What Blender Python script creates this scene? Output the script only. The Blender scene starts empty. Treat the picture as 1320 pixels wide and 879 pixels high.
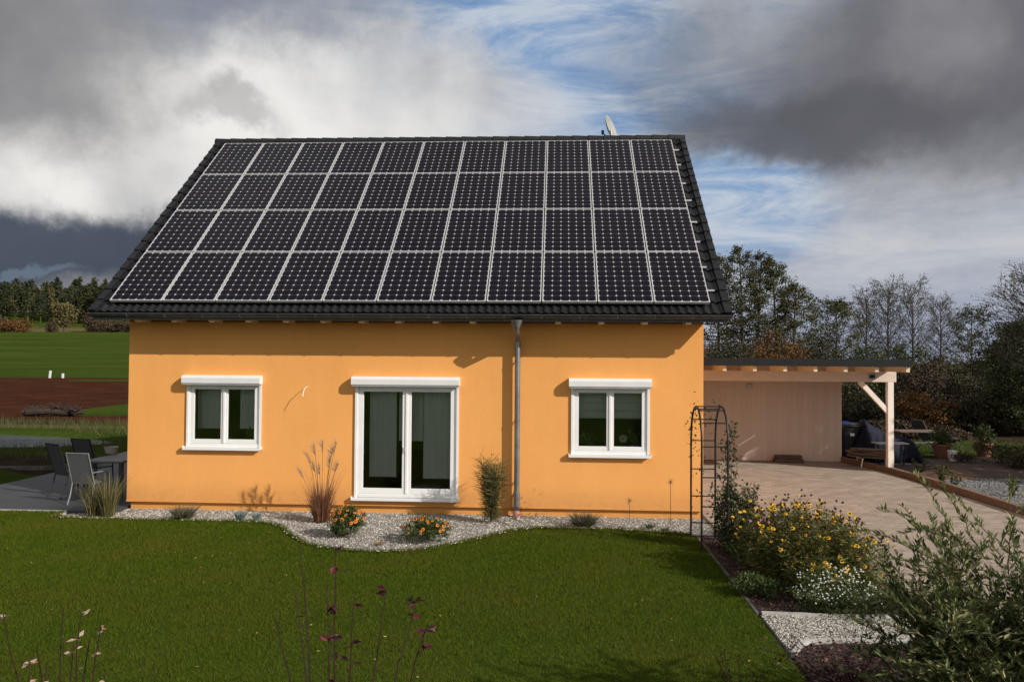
import bpy, math, random
import numpy as np
from mathutils import Vector, Matrix
random.seed(7); rng = np.random.default_rng(7)
S = bpy.context.scene; COL = S.collection
R = math.radians; PI = math.pi

# ------------------------------------------------------------------ camera maths
CF = 1040.03; CYAW, CPIT, CROL = R(3.2893), R(1.3353), R(0.4151); CH = 2.87
def cam_axes():
    cy, sy, cp, sp = math.cos(CYAW), math.sin(CYAW), math.cos(CPIT), math.sin(CPIT)
    F = Vector((-sy*cp, cy*cp, sp)); Rt = Vector((cy, sy, 0)); U = Rt.cross(F)
    c, s = math.cos(CROL), math.sin(CROL)
    return Rt*c + U*s, -Rt*s + U*c, F
CR, CU, CFW = cam_axes()
def ray(px, py): return CFW + CR*((px-660)/CF) + CU*((439.5-py)/CF)
def G(px, py, z=0.0):
    d = ray(px, py); t = (z-CH)/d.z; return d.x*t, d.y*t
def A(px, py, Y):
    d = ray(px, py); t = Y/d.y; return d.x*t, CH+d.z*t

# ------------------------------------------------------------------ materials
def new_mat(name):
    m = bpy.data.materials.new(name); m.use_nodes = True
    nt = m.node_tree; b = nt.nodes['Principled BSDF']; return m, nt, b
def nd(nt, typ, **kw):
    n = nt.nodes.new(typ)
    for k, v in kw.items():
        if k.startswith('i_'):
            n.inputs[k[2:].replace('_', ' ')].default_value = v
        else: setattr(n, k, v)
    return n
def ramp(nt, fac, stops):
    r = nt.nodes.new('ShaderNodeValToRGB'); e = r.color_ramp.elements
    while len(e) < len(stops): e.new(0.5)
    for i, (p, c) in enumerate(stops):
        e[i].position = p; e[i].color = (*c, 1) if len(c) == 3 else c
    nt.links.new(fac, r.inputs[0]); return r.outputs[0]
def mat(name, c1, c2=None, scale=4.0, rough=0.7, metal=0.0, bump=0.0, bscale=40.0, detail=5, spec=0.5, stretch=None, c3=None):
    m, nt, b = new_mat(name)
    tc = nd(nt, 'ShaderNodeTexCoord'); src = tc.outputs['Object']
    if stretch:
        mp = nd(nt, 'ShaderNodeMapping'); mp.inputs['Scale'].default_value = stretch
        nt.links.new(src, mp.inputs[0]); src = mp.outputs[0]
    if c2 is None: c2 = tuple(x*0.85 for x in c1)
    n = nd(nt, 'ShaderNodeTexNoise'); n.inputs['Scale'].default_value = scale; n.inputs['Detail'].default_value = detail
    n.inputs['Roughness'].default_value = 0.62
    nt.links.new(src, n.inputs['Vector'])
    st = [(0.32, c2), (0.68, c1)] if c3 is None else [(0.28, c2), (0.5, c1), (0.72, c3)]
    nt.links.new(ramp(nt, n.outputs[0], st), b.inputs['Base Color'])
    b.inputs['Roughness'].default_value = rough; b.inputs['Metallic'].default_value = metal
    b.inputs['Specular IOR Level'].default_value = spec
    if bump:
        n2 = nd(nt, 'ShaderNodeTexNoise'); n2.inputs['Scale'].default_value = bscale; n2.inputs['Detail'].default_value = 6
        nt.links.new(src, n2.inputs['Vector'])
        bp = nd(nt, 'ShaderNodeBump'); bp.inputs['Strength'].default_value = bump; bp.inputs['Distance'].default_value = 0.02
        nt.links.new(n2.outputs[0], bp.inputs['Height']); nt.links.new(bp.outputs[0], b.inputs['Normal'])
    return m
def var_mat(name, stops, rough=0.6, transl=0.0, spec=0.3, patch=None):
    """colour varies per leaf / stone / blade through the face attribute 'var'"""
    m, nt, b = new_mat(name)
    at = nd(nt, 'ShaderNodeAttribute'); at.attribute_name = 'var'
    col = ramp(nt, at.outputs['Fac'], stops)
    if patch:                                    # slow drift of colour over the ground (scale, colour, amount)
        tc = nd(nt, 'ShaderNodeTexCoord'); n = nd(nt, 'ShaderNodeTexNoise'); n.inputs['Scale'].default_value = patch[0]; n.inputs['Detail'].default_value = 4
        nt.links.new(tc.outputs['Object'], n.inputs['Vector'])
        mr = nd(nt, 'ShaderNodeMapRange'); mr.inputs[1].default_value = 0.35; mr.inputs[2].default_value = 0.7; mr.inputs[4].default_value = patch[2]
        nt.links.new(n.outputs[0], mr.inputs[0])
        mx = nd(nt, 'ShaderNodeMix', data_type='RGBA'); nt.links.new(mr.outputs[0], mx.inputs[0]); nt.links.new(col, mx.inputs[6]); mx.inputs[7].default_value = (*patch[1], 1)
        col = mx.outputs[2]
    nt.links.new(col, b.inputs['Base Color'])
    b.inputs['Roughness'].default_value = rough; b.inputs['Specular IOR Level'].default_value = spec
    if transl:
        t = nd(nt, 'ShaderNodeBsdfTranslucent'); nt.links.new(col, t.inputs[0])
        mx = nd(nt, 'ShaderNodeMixShader'); mx.inputs[0].default_value = transl
        nt.links.new(b.outputs[0], mx.inputs[1]); nt.links.new(t.outputs[0], mx.inputs[2])
        nt.links.new(mx.outputs[0], nt.nodes['Material Output'].inputs[0])
    return m

# ------------------------------------------------------------------ mesh builder
class MB:
    def __init__(s): s.V = []; s.F = []; s.n = 0; s.vr = []
    def add(s, v, f, var=None):
        v = np.asarray(v, float).reshape(-1, 3); f = np.asarray(f, np.int64)
        s.V.append(v); s.F.append(f + s.n); s.n += len(v)
        s.vr.append(np.zeros(len(f)) if var is None else (np.full(len(f), var) if np.isscalar(var) else np.asarray(var)))
        return s
    def box(s, x0, x1, y0, y1, z0, z1, M=None, var=None):
        v = np.array([(x, y, z) for z in (z0, z1) for y in (y0, y1) for x in (x0, x1)], float)
        if M is not None: v = np.array([M @ Vector(p) for p in v])
        return s.add(v, [(0,2,3,1),(4,5,7,6),(0,1,5,4),(2,6,7,3),(0,4,6,2),(1,3,7,5)], var)
    def bar(s, a, b, w, h=None, up=(0,0,1), var=None):
        a = Vector(a); b = Vector(b); h = h or w; d = (b-a); L = d.length; d.normalize()
        u = Vector(up)
        if abs(d.dot(u)) > 0.98: u = Vector((0,1,0))
        x = d.cross(u).normalized(); z = x.cross(d)
        M = Matrix((( x.x, d.x, z.x, a.x),(x.y, d.y, z.y, a.y),(x.z, d.z, z.z, a.z),(0,0,0,1)))
        return s.box(-w/2, w/2, 0, L, -h/2, h/2, M, var)
    def tube(s, pts, rad, sides=6, cap=True, var=None):
        pts = np.asarray(pts, float); n = len(pts)
        rad = np.full(n, rad) if np.isscalar(rad) else np.asarray(rad, float)
        t = np.gradient(pts, axis=0); t /= (np.linalg.norm(t, axis=1)[:, None] + 1e-9)
        ref = np.eye(3)[int(np.argmin([abs(t[:, q]).max() for q in (0, 1, 2)]))]
        u = np.cross(t, ref); u /= (np.linalg.norm(u, axis=1)[:, None] + 1e-9); w = np.cross(t, u)
        a = np.arange(sides)*2*PI/sides
        v = pts[:, None, :] + rad[:, None, None]*(np.cos(a)[None, :, None]*u[:, None, :] + np.sin(a)[None, :, None]*w[:, None, :])
        i, j = np.meshgrid(np.arange(n-1), np.arange(sides), indexing='ij'); i = i.ravel(); j = j.ravel(); k = (j+1) % sides
        f = np.stack([i*sides+j, i*sides+k, (i+1)*sides+k, (i+1)*sides+j], 1)
        s.add(v.reshape(-1, 3), f, var)
        if cap and sides > 3 and rad[0] > 0.004:
            for q in (0, n-1):
                c = len(s.V); b0 = s.n
                s.add(np.vstack([v[q], pts[q]]), [(m, (m+1) % sides, sides) for m in range(sides)], var)
        return s
    def lathe(s, prof, c=(0,0,0), seg=20, M=None, var=None):
        prof = np.asarray(prof, float); a = np.arange(seg)*2*PI/seg
        v = np.stack([prof[:, 0][:, None]*np.cos(a), prof[:, 0][:, None]*np.sin(a), np.repeat(prof[:, 1][:, None], seg, 1)], -1).reshape(-1, 3)
        if M is not None: v = np.array([M @ Vector(p) for p in v])
        v = v + np.array(c)
        f = [(i*seg+j, i*seg+(j+1) % seg, (i+1)*seg+(j+1) % seg, (i+1)*seg+j) for i in range(len(prof)-1) for j in range(seg)]
        return s.add(v, f, var)
    def prism(s, poly, z0, z1, var=None):
        """polygon (x, y) extruded in z, as one ngon top and bottom (kept as quads round the side)"""
        from mathutils.geometry import tessellate_polygon
        n = len(poly); v = [(x, y, z0) for x, y in poly] + [(x, y, z1) for x, y in poly]
        tri = tessellate_polygon([[Vector((x, y, 0)) for x, y in poly]])
        s.add(v, [(i, (i+1) % n, n+(i+1) % n, n+i) for i in range(n)], var)
        b = np.array(v); ft = []
        for t in tri:
            p = [Vector(v[q]) for q in t]
            t = tuple(t) if (p[1]-p[0]).cross(p[2]-p[0]).z > 0 else (t[0], t[2], t[1])
            ft.append(tuple(q+n for q in t))
        s.add(b, ft, var); s.add(b, [tuple(q-n for q in reversed(t)) for t in ft], var)
        return s
    def leaves(s, c, d, nrm, L, W, var=None, fold=0.0):
        """pointed leaves: c base points, d direction, nrm normals"""
        n = len(c); d = d/(np.linalg.norm(d, axis=1)[:, None]+1e-9)
        w = np.cross(d, nrm); w /= (np.linalg.norm(w, axis=1)[:, None]+1e-9); nn = np.cross(w, d)
        L = np.broadcast_to(L, (n,))[:, None]; W = np.broadcast_to(W, (n,))[:, None]
        m = c + d*L*0.45
        v = np.stack([c, m + w*W*0.5 + nn*W*fold, c + d*L, m - w*W*0.5 + nn*W*fold], 1).reshape(-1, 3)
        i = np.arange(n)*4
        if fold: f = np.concatenate([np.stack([i, i+1, i+2], 1), np.stack([i, i+2, i+3], 1)]); var = np.concatenate([var, var]) if var is not None else None
        else: f = np.stack([i, i+1, i+2, i+3], 1)
        return s.add(v, f, var)
    def blades(s, base, tip, W, bend, var=None, seg=3):
        """grass blades as bent tapering strips"""
        n = len(base); t = np.linspace(0, 1, seg+1)
        d = tip-base; side = np.cross(d, rng.normal(size=(n, 3))); side /= (np.linalg.norm(side, axis=1)[:, None]+1e-9)
        rows = []
        for q in t:
            p = base + d*q + bend*(q*q-q) ; w = W*(1-q*0.9)
            rows.append(p-side*np.reshape(w, (-1, 1))/2); rows.append(p+side*np.reshape(w, (-1, 1))/2)
        v = np.stack(rows, 1).reshape(-1, 3); k = 2*(seg+1); i = np.arange(n)*k
        f = np.concatenate([np.stack([i+2*q, i+2*q+1, i+2*q+3, i+2*q+2], 1) for q in range(seg)])
        return s.add(v, f, None if var is None else np.tile(var, seg))
    def build(s, name, m, parent=None, smooth=False, bevel=0.0):
        me = bpy.data.meshes.new(name)
        V = np.concatenate(s.V); me.vertices.add(len(V)); me.vertices.foreach_set('co', V.astype(np.float32).ravel())
        loops = np.concatenate([f.ravel() for f in s.F]); sizes = np.concatenate([np.full(len(f), f.shape[1]) for f in s.F])
        me.loops.add(len(loops)); me.loops.foreach_set('vertex_index', loops.astype(np.int32))
        me.polygons.add(len(sizes)); me.polygons.foreach_set('loop_start', np.concatenate([[0], np.cumsum(sizes)[:-1]]).astype(np.int32))
        me.update(calc_edges=True)
        a = me.attributes.new('var', 'FLOAT', 'FACE'); a.data.foreach_set('value', np.concatenate(s.vr).astype(np.float32))
        me.polygons.foreach_set('use_smooth', np.full(len(sizes), bool(smooth)))
        me.materials.append(m); me.validate()
        o = bpy.data.objects.new(name, me); COL.objects.link(o)
        if parent: o.parent = parent
        if bevel:
            b = o.modifiers.new('bevel', 'BEVEL'); b.width = bevel; b.segments = 2; b.limit_method = 'ANGLE'
        return o
def tag(o, label, cat, group=None, kind=None):
    if label: o['label'] = label
    if cat: o['category'] = cat
    if group: o['group'] = group
    if kind: o['kind'] = kind
    return o
def thing(name, label, cat, loc=(0,0,0), rz=0, group=None):
    o = bpy.data.objects.new(name, None); COL.objects.link(o); o.location = loc; o.rotation_euler = (0, 0, rz)
    o.empty_display_size = 0.2
    return tag(o, label, cat, group)
def struct(o): o['kind'] = 'structure'; return o
def dup(root, loc, rz=None, label=None, scale=None):
    r = root.copy(); COL.objects.link(r); r.location = loc
    if rz is not None: r.rotation_euler = (0, 0, rz)
    if scale: r.scale = (scale,)*3
    if label: r['label'] = label
    for ch in root.children:
        c = ch.copy(); COL.objects.link(c); c.parent = r
        for g in ch.children:
            d = g.copy(); COL.objects.link(d); d.parent = c
    return r
def rnd_unit(n, flat=1.0):
    v = rng.normal(size=(n, 3)); v[:, 2] *= flat; return v/np.linalg.norm(v, axis=1)[:, None]
def sstep(a, b, x): t = np.clip((x-a)/(b-a), 0, 1); return t*t*(3-2*t)
def in_poly(x, y, poly):
    ins = np.zeros(len(x), bool); n = len(poly)
    for i in range(n):
        x1, y1 = poly[i]; x2, y2 = poly[(i+1) % n]
        c = ((y1 > y) != (y2 > y)); 
        with np.errstate(divide='ignore', invalid='ignore'): c &= x < (x2-x1)*(y-y1)/(y2-y1+1e-12)+x1
        ins ^= c
    return ins
def smooth_line(pts, n=8):
    pts = [Vector((*p, 0)) for p in pts]; out = []
    P = [pts[0]*2-pts[1]] + pts + [pts[-1]*2-pts[-2]]
    for i in range(1, len(P)-2):
        for k in range(n):
            t = k/n; a, b, c, d = P[i-1], P[i], P[i+1], P[i+2]
            q = 0.5*((2*b)+(c-a)*t+(2*a-5*b+4*c-d)*t*t+(3*b-a-3*c+d)*t**3); out.append((q.x, q.y))
    out.append((pts[-1].x, pts[-1].y)); return out

# ------------------------------------------------------------------ colours
M = {}
M['wall'] = mat('orange_render', (0.84,0.398,0.120), (0.81,0.375,0.109), scale=1.1, rough=0.92, bump=0.35, bscale=120, spec=0.2)
def weather(m):
    nt = m.node_tree; b = nt.nodes['Principled BSDF']; src = b.inputs['Base Color'].links[0].from_socket
    tc = nd(nt, 'ShaderNodeTexCoord'); sp = nd(nt, 'ShaderNodeSeparateXYZ'); nt.links.new(tc.outputs['Object'], sp.inputs[0])
    def ns(scl, st, rg=.6):
        mp = nd(nt, 'ShaderNodeMapping'); mp.inputs['Scale'].default_value = st; nt.links.new(tc.outputs['Object'], mp.inputs[0])
        n = nd(nt, 'ShaderNodeTexNoise'); n.inputs['Scale'].default_value = scl; n.inputs['Detail'].default_value = 8; n.inputs['Roughness'].default_value = rg; nt.links.new(mp.outputs[0], n.inputs['Vector']); return n.outputs[0]
    def mul(c, f, lo, hi):
        mx = nd(nt, 'ShaderNodeMix', data_type='RGBA', blend_type='MULTIPLY'); mx.inputs[0].default_value = 1
        nt.links.new(c, mx.inputs[6]); nt.links.new(ramp(nt, f, [(.3, lo), (.7, hi)]), mx.inputs[7]); return mx.outputs[2]
    c = mul(src, ns(2.2, (1,1,.25)), (.965,.96,.95), (1.025,1.025,1.03)); c = mul(c, ns(45, (1,1,1), .75), (.96,.955,.95), (1.03,1.03,1.03))
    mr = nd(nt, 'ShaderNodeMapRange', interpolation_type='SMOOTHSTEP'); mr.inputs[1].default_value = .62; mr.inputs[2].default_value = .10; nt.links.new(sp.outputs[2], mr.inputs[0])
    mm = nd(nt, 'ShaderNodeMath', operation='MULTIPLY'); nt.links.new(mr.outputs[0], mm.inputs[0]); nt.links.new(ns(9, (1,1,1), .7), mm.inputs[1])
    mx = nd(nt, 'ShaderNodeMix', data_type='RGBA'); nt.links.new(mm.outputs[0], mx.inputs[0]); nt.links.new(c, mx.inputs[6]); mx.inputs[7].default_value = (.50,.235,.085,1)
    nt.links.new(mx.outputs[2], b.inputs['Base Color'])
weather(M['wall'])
M['plinth'] = mat('orange_plinth', (0.70,0.33,0.095), (0.64,0.29,0.08), scale=3, rough=0.92, bump=0.4, bscale=90, spec=0.2)
M['white'] = mat('white_pvc', (0.80,0.80,0.80), (0.74,0.74,0.74), scale=3, rough=0.35)
M['whitebox'] = mat('white_shutter_box', (0.74,0.745,0.75), (0.68,0.685,0.69), scale=3, rough=0.4)
M['tile'] = mat('charcoal_roof_tile', (0.017,0.017,0.020), (0.009,0.009,0.011), scale=5, rough=0.5, spec=0.3, bump=0.2, bscale=60)
M['zinc'] = mat('zinc', (0.30,0.31,0.32), (0.20,0.21,0.22), scale=6, rough=0.42, metal=0.75)
M['gutter'] = mat('dark_zinc_gutter', (0.10,0.105,0.115), (0.06,0.065,0.07), scale=6, rough=0.4, metal=0.6)
M['alu'] = mat('aluminium_frame', (0.52,0.52,0.53), (0.44,0.44,0.45), scale=8, rough=0.4, metal=0.1)
M['rafter'] = mat('pale_rafter_wood', (0.74,0.62,0.47), (0.62,0.50,0.36), scale=6, rough=0.7)
M['soffit'] = mat('stained_soffit_boards', (0.34,0.16,0.07), (0.25,0.11,0.045), scale=3, rough=0.8, stretch=(1, 8, 1))
M['timber'] = mat('whitewashed_timber', (0.70,0.59,0.52), (0.60,0.50,0.43), scale=2.5, rough=0.7, stretch=(1, 6, 6), bump=0.1, bscale=20)
M['timber_post'] = mat('whitewashed_post', (0.86,0.79,0.72), (0.78,0.70,0.63), scale=2.5, rough=0.7, stretch=(6, 6, 1), bump=0.1, bscale=20)
M['darkwood'] = mat('dark_weathered_wood', (0.10,0.065,0.045), (0.05,0.034,0.025), scale=5, rough=0.8, bump=0.3)
M['deadwood'] = mat('dead_wood', (0.05,0.032,0.024), (0.02,0.014,0.011), scale=5, rough=0.9, bump=0.4)
M['oldwood'] = mat('grey_brown_planks', (0.20,0.13,0.095), (0.10,0.065,0.05), scale=4, rough=0.8, bump=0.3, stretch=(1, 7, 7))
M['kerbwood'] = mat('brown_timber_kerb', (0.20,0.135,0.10), (0.11,0.072,0.052), scale=3, rough=0.8, bump=0.3, stretch=(8, 1, 8))
M['anthracite'] = mat('anthracite_metal', (0.014,0.017,0.019), (0.010,0.012,0.014), scale=2, rough=0.6, spec=0.2)
M['blackiron'] = mat('black_iron', (0.009,0.009,0.010), (0.006,0.006,0.006), scale=8, rough=0.5)
M['mesh'] = mat('charcoal_textile', (0.055,0.055,0.06), (0.035,0.035,0.04), scale=30, rough=0.8)
M['meshgrey'] = mat('grey_textile', (0.10,0.105,0.105), (0.07,0.075,0.078), scale=30, rough=0.8)
M['greymetal'] = mat('light_grey_metal', (0.45,0.46,0.47), (0.36,0.37,0.38), scale=6, rough=0.4, metal=0.3)
M['chairframe'] = mat('grey_chair_frame', (0.20,0.205,0.21), (0.16,0.165,0.17), scale=6, rough=0.5)
M['tabletop'] = mat('grey_tabletop', (0.14,0.145,0.15), (0.09,0.095,0.1), scale=6, rough=0.5)
M['tarp'] = mat('navy_tarpaulin', (0.010,0.013,0.028), (0.006,0.008,0.018), scale=4, rough=0.75, spec=0.2, bump=0.6, bscale=9)
M['binblack'] = mat('dark_plastic', (0.018,0.02,0.022), (0.012,0.013,0.015), scale=4, rough=0.5)
M['blue'] = mat('blue_plastic', (0.01,0.03,0.25), (0.008,0.02,0.18), scale=4, rough=0.45)
M['terracotta'] = mat('terracotta', (0.20,0.075,0.045), (0.13,0.05,0.03), scale=5, rough=0.8, bump=0.2)
M['pinkring'] = mat('salmon_pipe', (0.62,0.30,0.22), (0.5,0.24,0.18), scale=5, rough=0.5)
M['curtain'] = mat('pale_curtain', (0.78,0.79,0.76), (0.68,0.69,0.66), scale=2, rough=0.9, stretch=(14, 14, 0.4))
M['blind'] = mat('cream_blind', (0.78,0.80,0.75), (0.66,0.68,0.64), scale=2, rough=0.9, stretch=(1, 1, 9))
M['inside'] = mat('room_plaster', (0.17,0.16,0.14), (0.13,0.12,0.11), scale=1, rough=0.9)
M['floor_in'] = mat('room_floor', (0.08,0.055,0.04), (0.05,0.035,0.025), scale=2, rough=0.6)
M['bark'] = mat('tree_bark', (0.085,0.07,0.055), (0.035,0.03,0.025), scale=7, rough=0.9, bump=0.5)
M['twig'] = mat('greyish_twigs', (0.105,0.085,0.07), (0.06,0.048,0.04), scale=5, rough=0.9)
M['redstem'] = mat('dark_red_stem', (0.032,0.009,0.011), (0.018,0.006,0.008), scale=10, rough=0.5)
M['brownstem'] = mat('brown_stem', (0.10,0.06,0.035), (0.06,0.035,0.02), scale=10, rough=0.7)
M['greenstem'] = mat('green_stem', (0.06,0.08,0.025), (0.04,0.05,0.015), scale=10, rough=0.6)
M['concrete'] = mat('pale_concrete_edging', (0.46,0.45,0.43), (0.33,0.32,0.30), scale=6, rough=0.85, bump=0.3)
M['slab'] = mat('dark_patio_slabs', (0.095,0.10,0.11), (0.07,0.073,0.08), scale=3, rough=0.65)
M['stone'] = mat('dark_field_stone', (0.13,0.12,0.11), (0.06,0.055,0.05), scale=4, rough=0.9, bump=0.5)
M['gravelbase'] = mat('gravel_bed_base', (0.32,0.30,0.28), (0.13,0.12,0.11), scale=70, rough=0.9, bump=0.8, bscale=90)
M['gravelgrey'] = mat('grey_yard_gravel', (0.22,0.22,0.225), (0.10,0.10,0.105), scale=28, rough=0.9, bump=0.8, bscale=60)
M['mulchbase'] = mat('bark_mulch_base', (0.055,0.028,0.020), (0.018,0.010,0.008), scale=25, rough=0.95, bump=0.9, bscale=40)
M['earth'] = mat('bare_earth', (0.095,0.058,0.040), (0.045,0.028,0.02), scale=3, rough=0.95, bump=0.7, bscale=18)
M['mound'] = mat('sandy_earth', (0.15,0.085,0.055), (0.10,0.055,0.035), scale=3, rough=0.95, bump=0.7, bscale=18)
M['redroof'] = mat('red_clay_roof', (0.35,0.11,0.07), (0.26,0.08,0.05), scale=4, rough=0.8)
M['cream'] = mat('cream_render', (0.5,0.45,0.38), (0.42,0.38,0.32), scale=2, rough=0.9)
M['pale_dish'] = mat('pale_grey_dish', (0.34,0.35,0.33), (0.28,0.29,0.27), scale=4, rough=0.5)
M['orangeleaf'] = mat('orange_lantern_paint', (0.62,0.25,0.06), (0.5,0.2,0.05), scale=9, rough=0.6)
V_ = lambda n, st, **k: M.__setitem__(n, var_mat(n, st, **k))
V_('stones', [(0,(0.11,0.10,0.085)),(0.5,(0.33,0.31,0.275)),(1,(0.62,0.59,0.53))], rough=0.8)
V_('darkstones', [(0,(0.07,0.07,0.07)),(0.5,(0.17,0.17,0.17)),(1,(0.34,0.34,0.335))], rough=0.85)
V_('chips', [(0,(0.022,0.011,0.009)),(0.6,(0.075,0.034,0.024)),(1,(0.19,0.105,0.075))], rough=0.8)
V_('grass', [(0,(0.032,0.056,0.003)),(0.5,(0.072,0.112,0.006)),(0.85,(0.115,0.152,0.014)),(1,(0.22,0.19,0.06))], rough=0.8, transl=0.25, spec=0.05, patch=(0.7,(0.115,0.105,0.014),0.7))
V_('rough_grass', [(0,(0.028,0.042,0.012)),(0.6,(0.075,0.085,0.022)),(1,(0.15,0.12,0.055))], rough=0.7, transl=0.2)
V_('alder', [(0,(0.034,0.040,0.015)),(0.6,(0.080,0.084,0.032)),(1,(0.15,0.115,0.045))], rough=0.6, transl=0.2)
V_('hedge', [(0,(0.022,0.023,0.011)),(0.6,(0.052,0.048,0.022)),(1,(0.10,0.075,0.032))], rough=0.7, transl=0.15)
V_('hedge_green', [(0,(0.020,0.032,0.010)),(0.6,(0.052,0.070,0.020)),(1,(0.11,0.12,0.035))], rough=0.6, transl=0.2)
V_('orange', [(0,(0.07,0.040,0.016)),(0.6,(0.15,0.072,0.022)),(1,(0.26,0.13,0.035))], rough=0.7, transl=0.2)
V_('brownleaf', [(0,(0.035,0.024,0.016)),(0.6,(0.07,0.048,0.030)),(1,(0.11,0.075,0.045))], rough=0.8)
V_('yellowleaf', [(0,(0.06,0.055,0.02)),(0.6,(0.12,0.10,0.035)),(1,(0.19,0.15,0.06))], rough=0.8)
V_('forest', [(0,(0.012,0.018,0.007)),(0.5,(0.034,0.042,0.014)),(0.8,(0.065,0.060,0.020)),(1,(0.13,0.085,0.025))], rough=0.8)
V_('willow', [(0,(0.030,0.046,0.013)),(0.4,(0.075,0.105,0.030)),(0.75,(0.18,0.21,0.075)),(1,(0.38,0.34,0.16))], rough=0.5, transl=0.3, spec=0.3)
V_('roseleaf', [(0,(0.016,0.024,0.010)),(0.6,(0.042,0.062,0.022)),(0.88,(0.075,0.085,0.03)),(0.95,(0.12,0.03,0.02)),(1,(0.20,0.16,0.03))], rough=0.5, transl=0.15)
V_('bushleaf', [(0,(0.028,0.044,0.012)),(0.6,(0.068,0.102,0.026)),(1,(0.13,0.165,0.045))], rough=0.6, transl=0.3)
V_('rudleaf', [(0,(0.034,0.050,0.012)),(0.5,(0.095,0.120,0.026)),(0.8,(0.19,0.19,0.040)),(1,(0.34,0.24,0.05))], rough=0.6, transl=0.35)
V_('reed', [(0,(0.04,0.045,0.018)),(0.5,(0.115,0.115,0.035)),(1,(0.24,0.19,0.085))], rough=0.6, transl=0.2)
V_('redgrass', [(0,(0.085,0.032,0.018)),(0.5,(0.21,0.085,0.045)),(1,(0.34,0.18,0.09))], rough=0.6, transl=0.2)
V_('plume', [(0,(0.30,0.20,0.13)),(1,(0.55,0.43,0.33))], rough=0.9, transl=0.4)
V_('tan', [(0,(0.20,0.12,0.055)),(1,(0.42,0.29,0.15))], rough=0.8, transl=0.3)
V_('blueg', [(0,(0.10,0.14,0.14)),(1,(0.22,0.28,0.28))], rough=0.7)
V_('lavender', [(0,(0.06,0.07,0.04)),(0.6,(0.12,0.125,0.07)),(1,(0.20,0.13,0.10))], rough=0.7)
V_('ninebark', [(0,(0.018,0.006,0.010)),(0.6,(0.05,0.012,0.020)),(1,(0.15,0.022,0.035))], rough=0.4, transl=0.25)
V_('dogleaf', [(0,(0.22,0.07,0.065)),(0.5,(0.42,0.27,0.22)),(1,(0.55,0.45,0.36))], rough=0.6, transl=0.25)
V_('barberry', [(0,(0.016,0.005,0.007)),(0.7,(0.055,0.012,0.014)),(1,(0.14,0.03,0.022))], rough=0.5, transl=0.2)
V_('flower_orange', [(0,(0.10,0.02,0.01)),(0.4,(0.62,0.12,0.015)),(1,(0.82,0.36,0.03))], rough=0.6, transl=0.2)
V_('flower_yellow', [(0,(0.05,0.02,0.008)),(0.4,(0.68,0.34,0.015)),(1,(0.82,0.52,0.04))], rough=0.6, transl=0.2)
V_('flower_brown', [(0,(0.025,0.011,0.008)),(1,(0.07,0.028,0.018))], rough=0.8)
V_('flower_white', [(0,(0.30,0.27,0.10)),(0.3,(0.36,0.36,0.33)),(1,(0.55,0.55,0.52))], rough=0.6)
V_('flower_mauve', [(0,(0.22,0.08,0.25)),(1,(0.34,0.16,0.40))], rough=0.6)

# glass: real mirror-plus-clear pane
def glass_mat():
    m, nt, b = new_mat('window_glass'); nt.nodes.remove(b)
    fr = nd(nt, 'ShaderNodeFresnel'); fr.inputs[0].default_value = 1.75
    g = nd(nt, 'ShaderNodeBsdfGlossy'); g.inputs['Roughness'].default_value = 0.015; g.inputs[0].default_value = (0.9,0.95,0.93,1)
    t = nd(nt, 'ShaderNodeBsdfTransparent'); t.inputs[0].default_value = (0.91,0.93,0.92,1)
    mx = nd(nt, 'ShaderNodeMixShader'); nt.links.new(fr.outputs[0], mx.inputs[0]); nt.links.new(t.outputs[0], mx.inputs[1]); nt.links.new(g.outputs[0], mx.inputs[2])
    nt.links.new(mx.outputs[0], nt.nodes['Material Output'].inputs[0]); return m
M['glass'] = glass_mat()
def solar_mat():
    m, nt, b = new_mat('solar_cells'); L = nt.links.new
    tc = nd(nt, 'ShaderNodeTexCoord'); sp = nd(nt, 'ShaderNodeSeparateXYZ'); L(tc.outputs['Object'], sp.inputs[0])
    def mt(op, a, bb=None, c=None):
        n = nd(nt, 'ShaderNodeMath', operation=op)
        for i, q in enumerate((a, bb, c)):
            if q is None: continue
            if isinstance(q, (int, float)): n.inputs[i].default_value = q
            else: L(q, n.inputs[i])
        return n.outputs[0]
    P = 0.158
    def dist(o, off):                      # distance to the nearest cell border, metres
        a = mt('DIVIDE', mt('ADD', o, off), P); fr = mt('FRACT', a); return mt('MULTIPLY', mt('MINIMUM', fr, mt('SUBTRACT', 1.0, fr)), P)
    dx = dist(sp.outputs[0], P*30); dy = dist(sp.outputs[1], P*30)
    diamond = mt('LESS_THAN', mt('ADD', dx, dy), 0.0215)
    line = mt('LESS_THAN', mt('MINIMUM', dx, dy), 0.0019)
    bus = mt('LESS_THAN', mt('ABSOLUTE', mt('SUBTRACT', dx, 0.045)), 0.0011)
    n = nd(nt, 'ShaderNodeTexNoise'); n.inputs['Scale'].default_value = 2.0; L(tc.outputs['Object'], n.inputs['Vector'])
    cell = ramp(nt, n.outputs[0], [(0.3,(0.005,0.0045,0.008)),(0.7,(0.009,0.008,0.012))])
    def mixc(f, a, c):
        mx = nd(nt, 'ShaderNodeMix', data_type='RGBA'); L(f, mx.inputs[0]); L(a, mx.inputs[6]); mx.inputs[7].default_value = (*c, 1); return mx.outputs[2]
    c = mixc(bus, cell, (0.03,0.03,0.035)); c = mixc(line, c, (0.13,0.125,0.14)); c = mixc(diamond, c, (0.46,0.45,0.47))
    L(c, b.inputs['Base Color']); b.inputs['Roughness'].default_value = 0.12; b.inputs['Specular IOR Level'].default_value = 0.12
    return m
M['solar'] = solar_mat()
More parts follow.
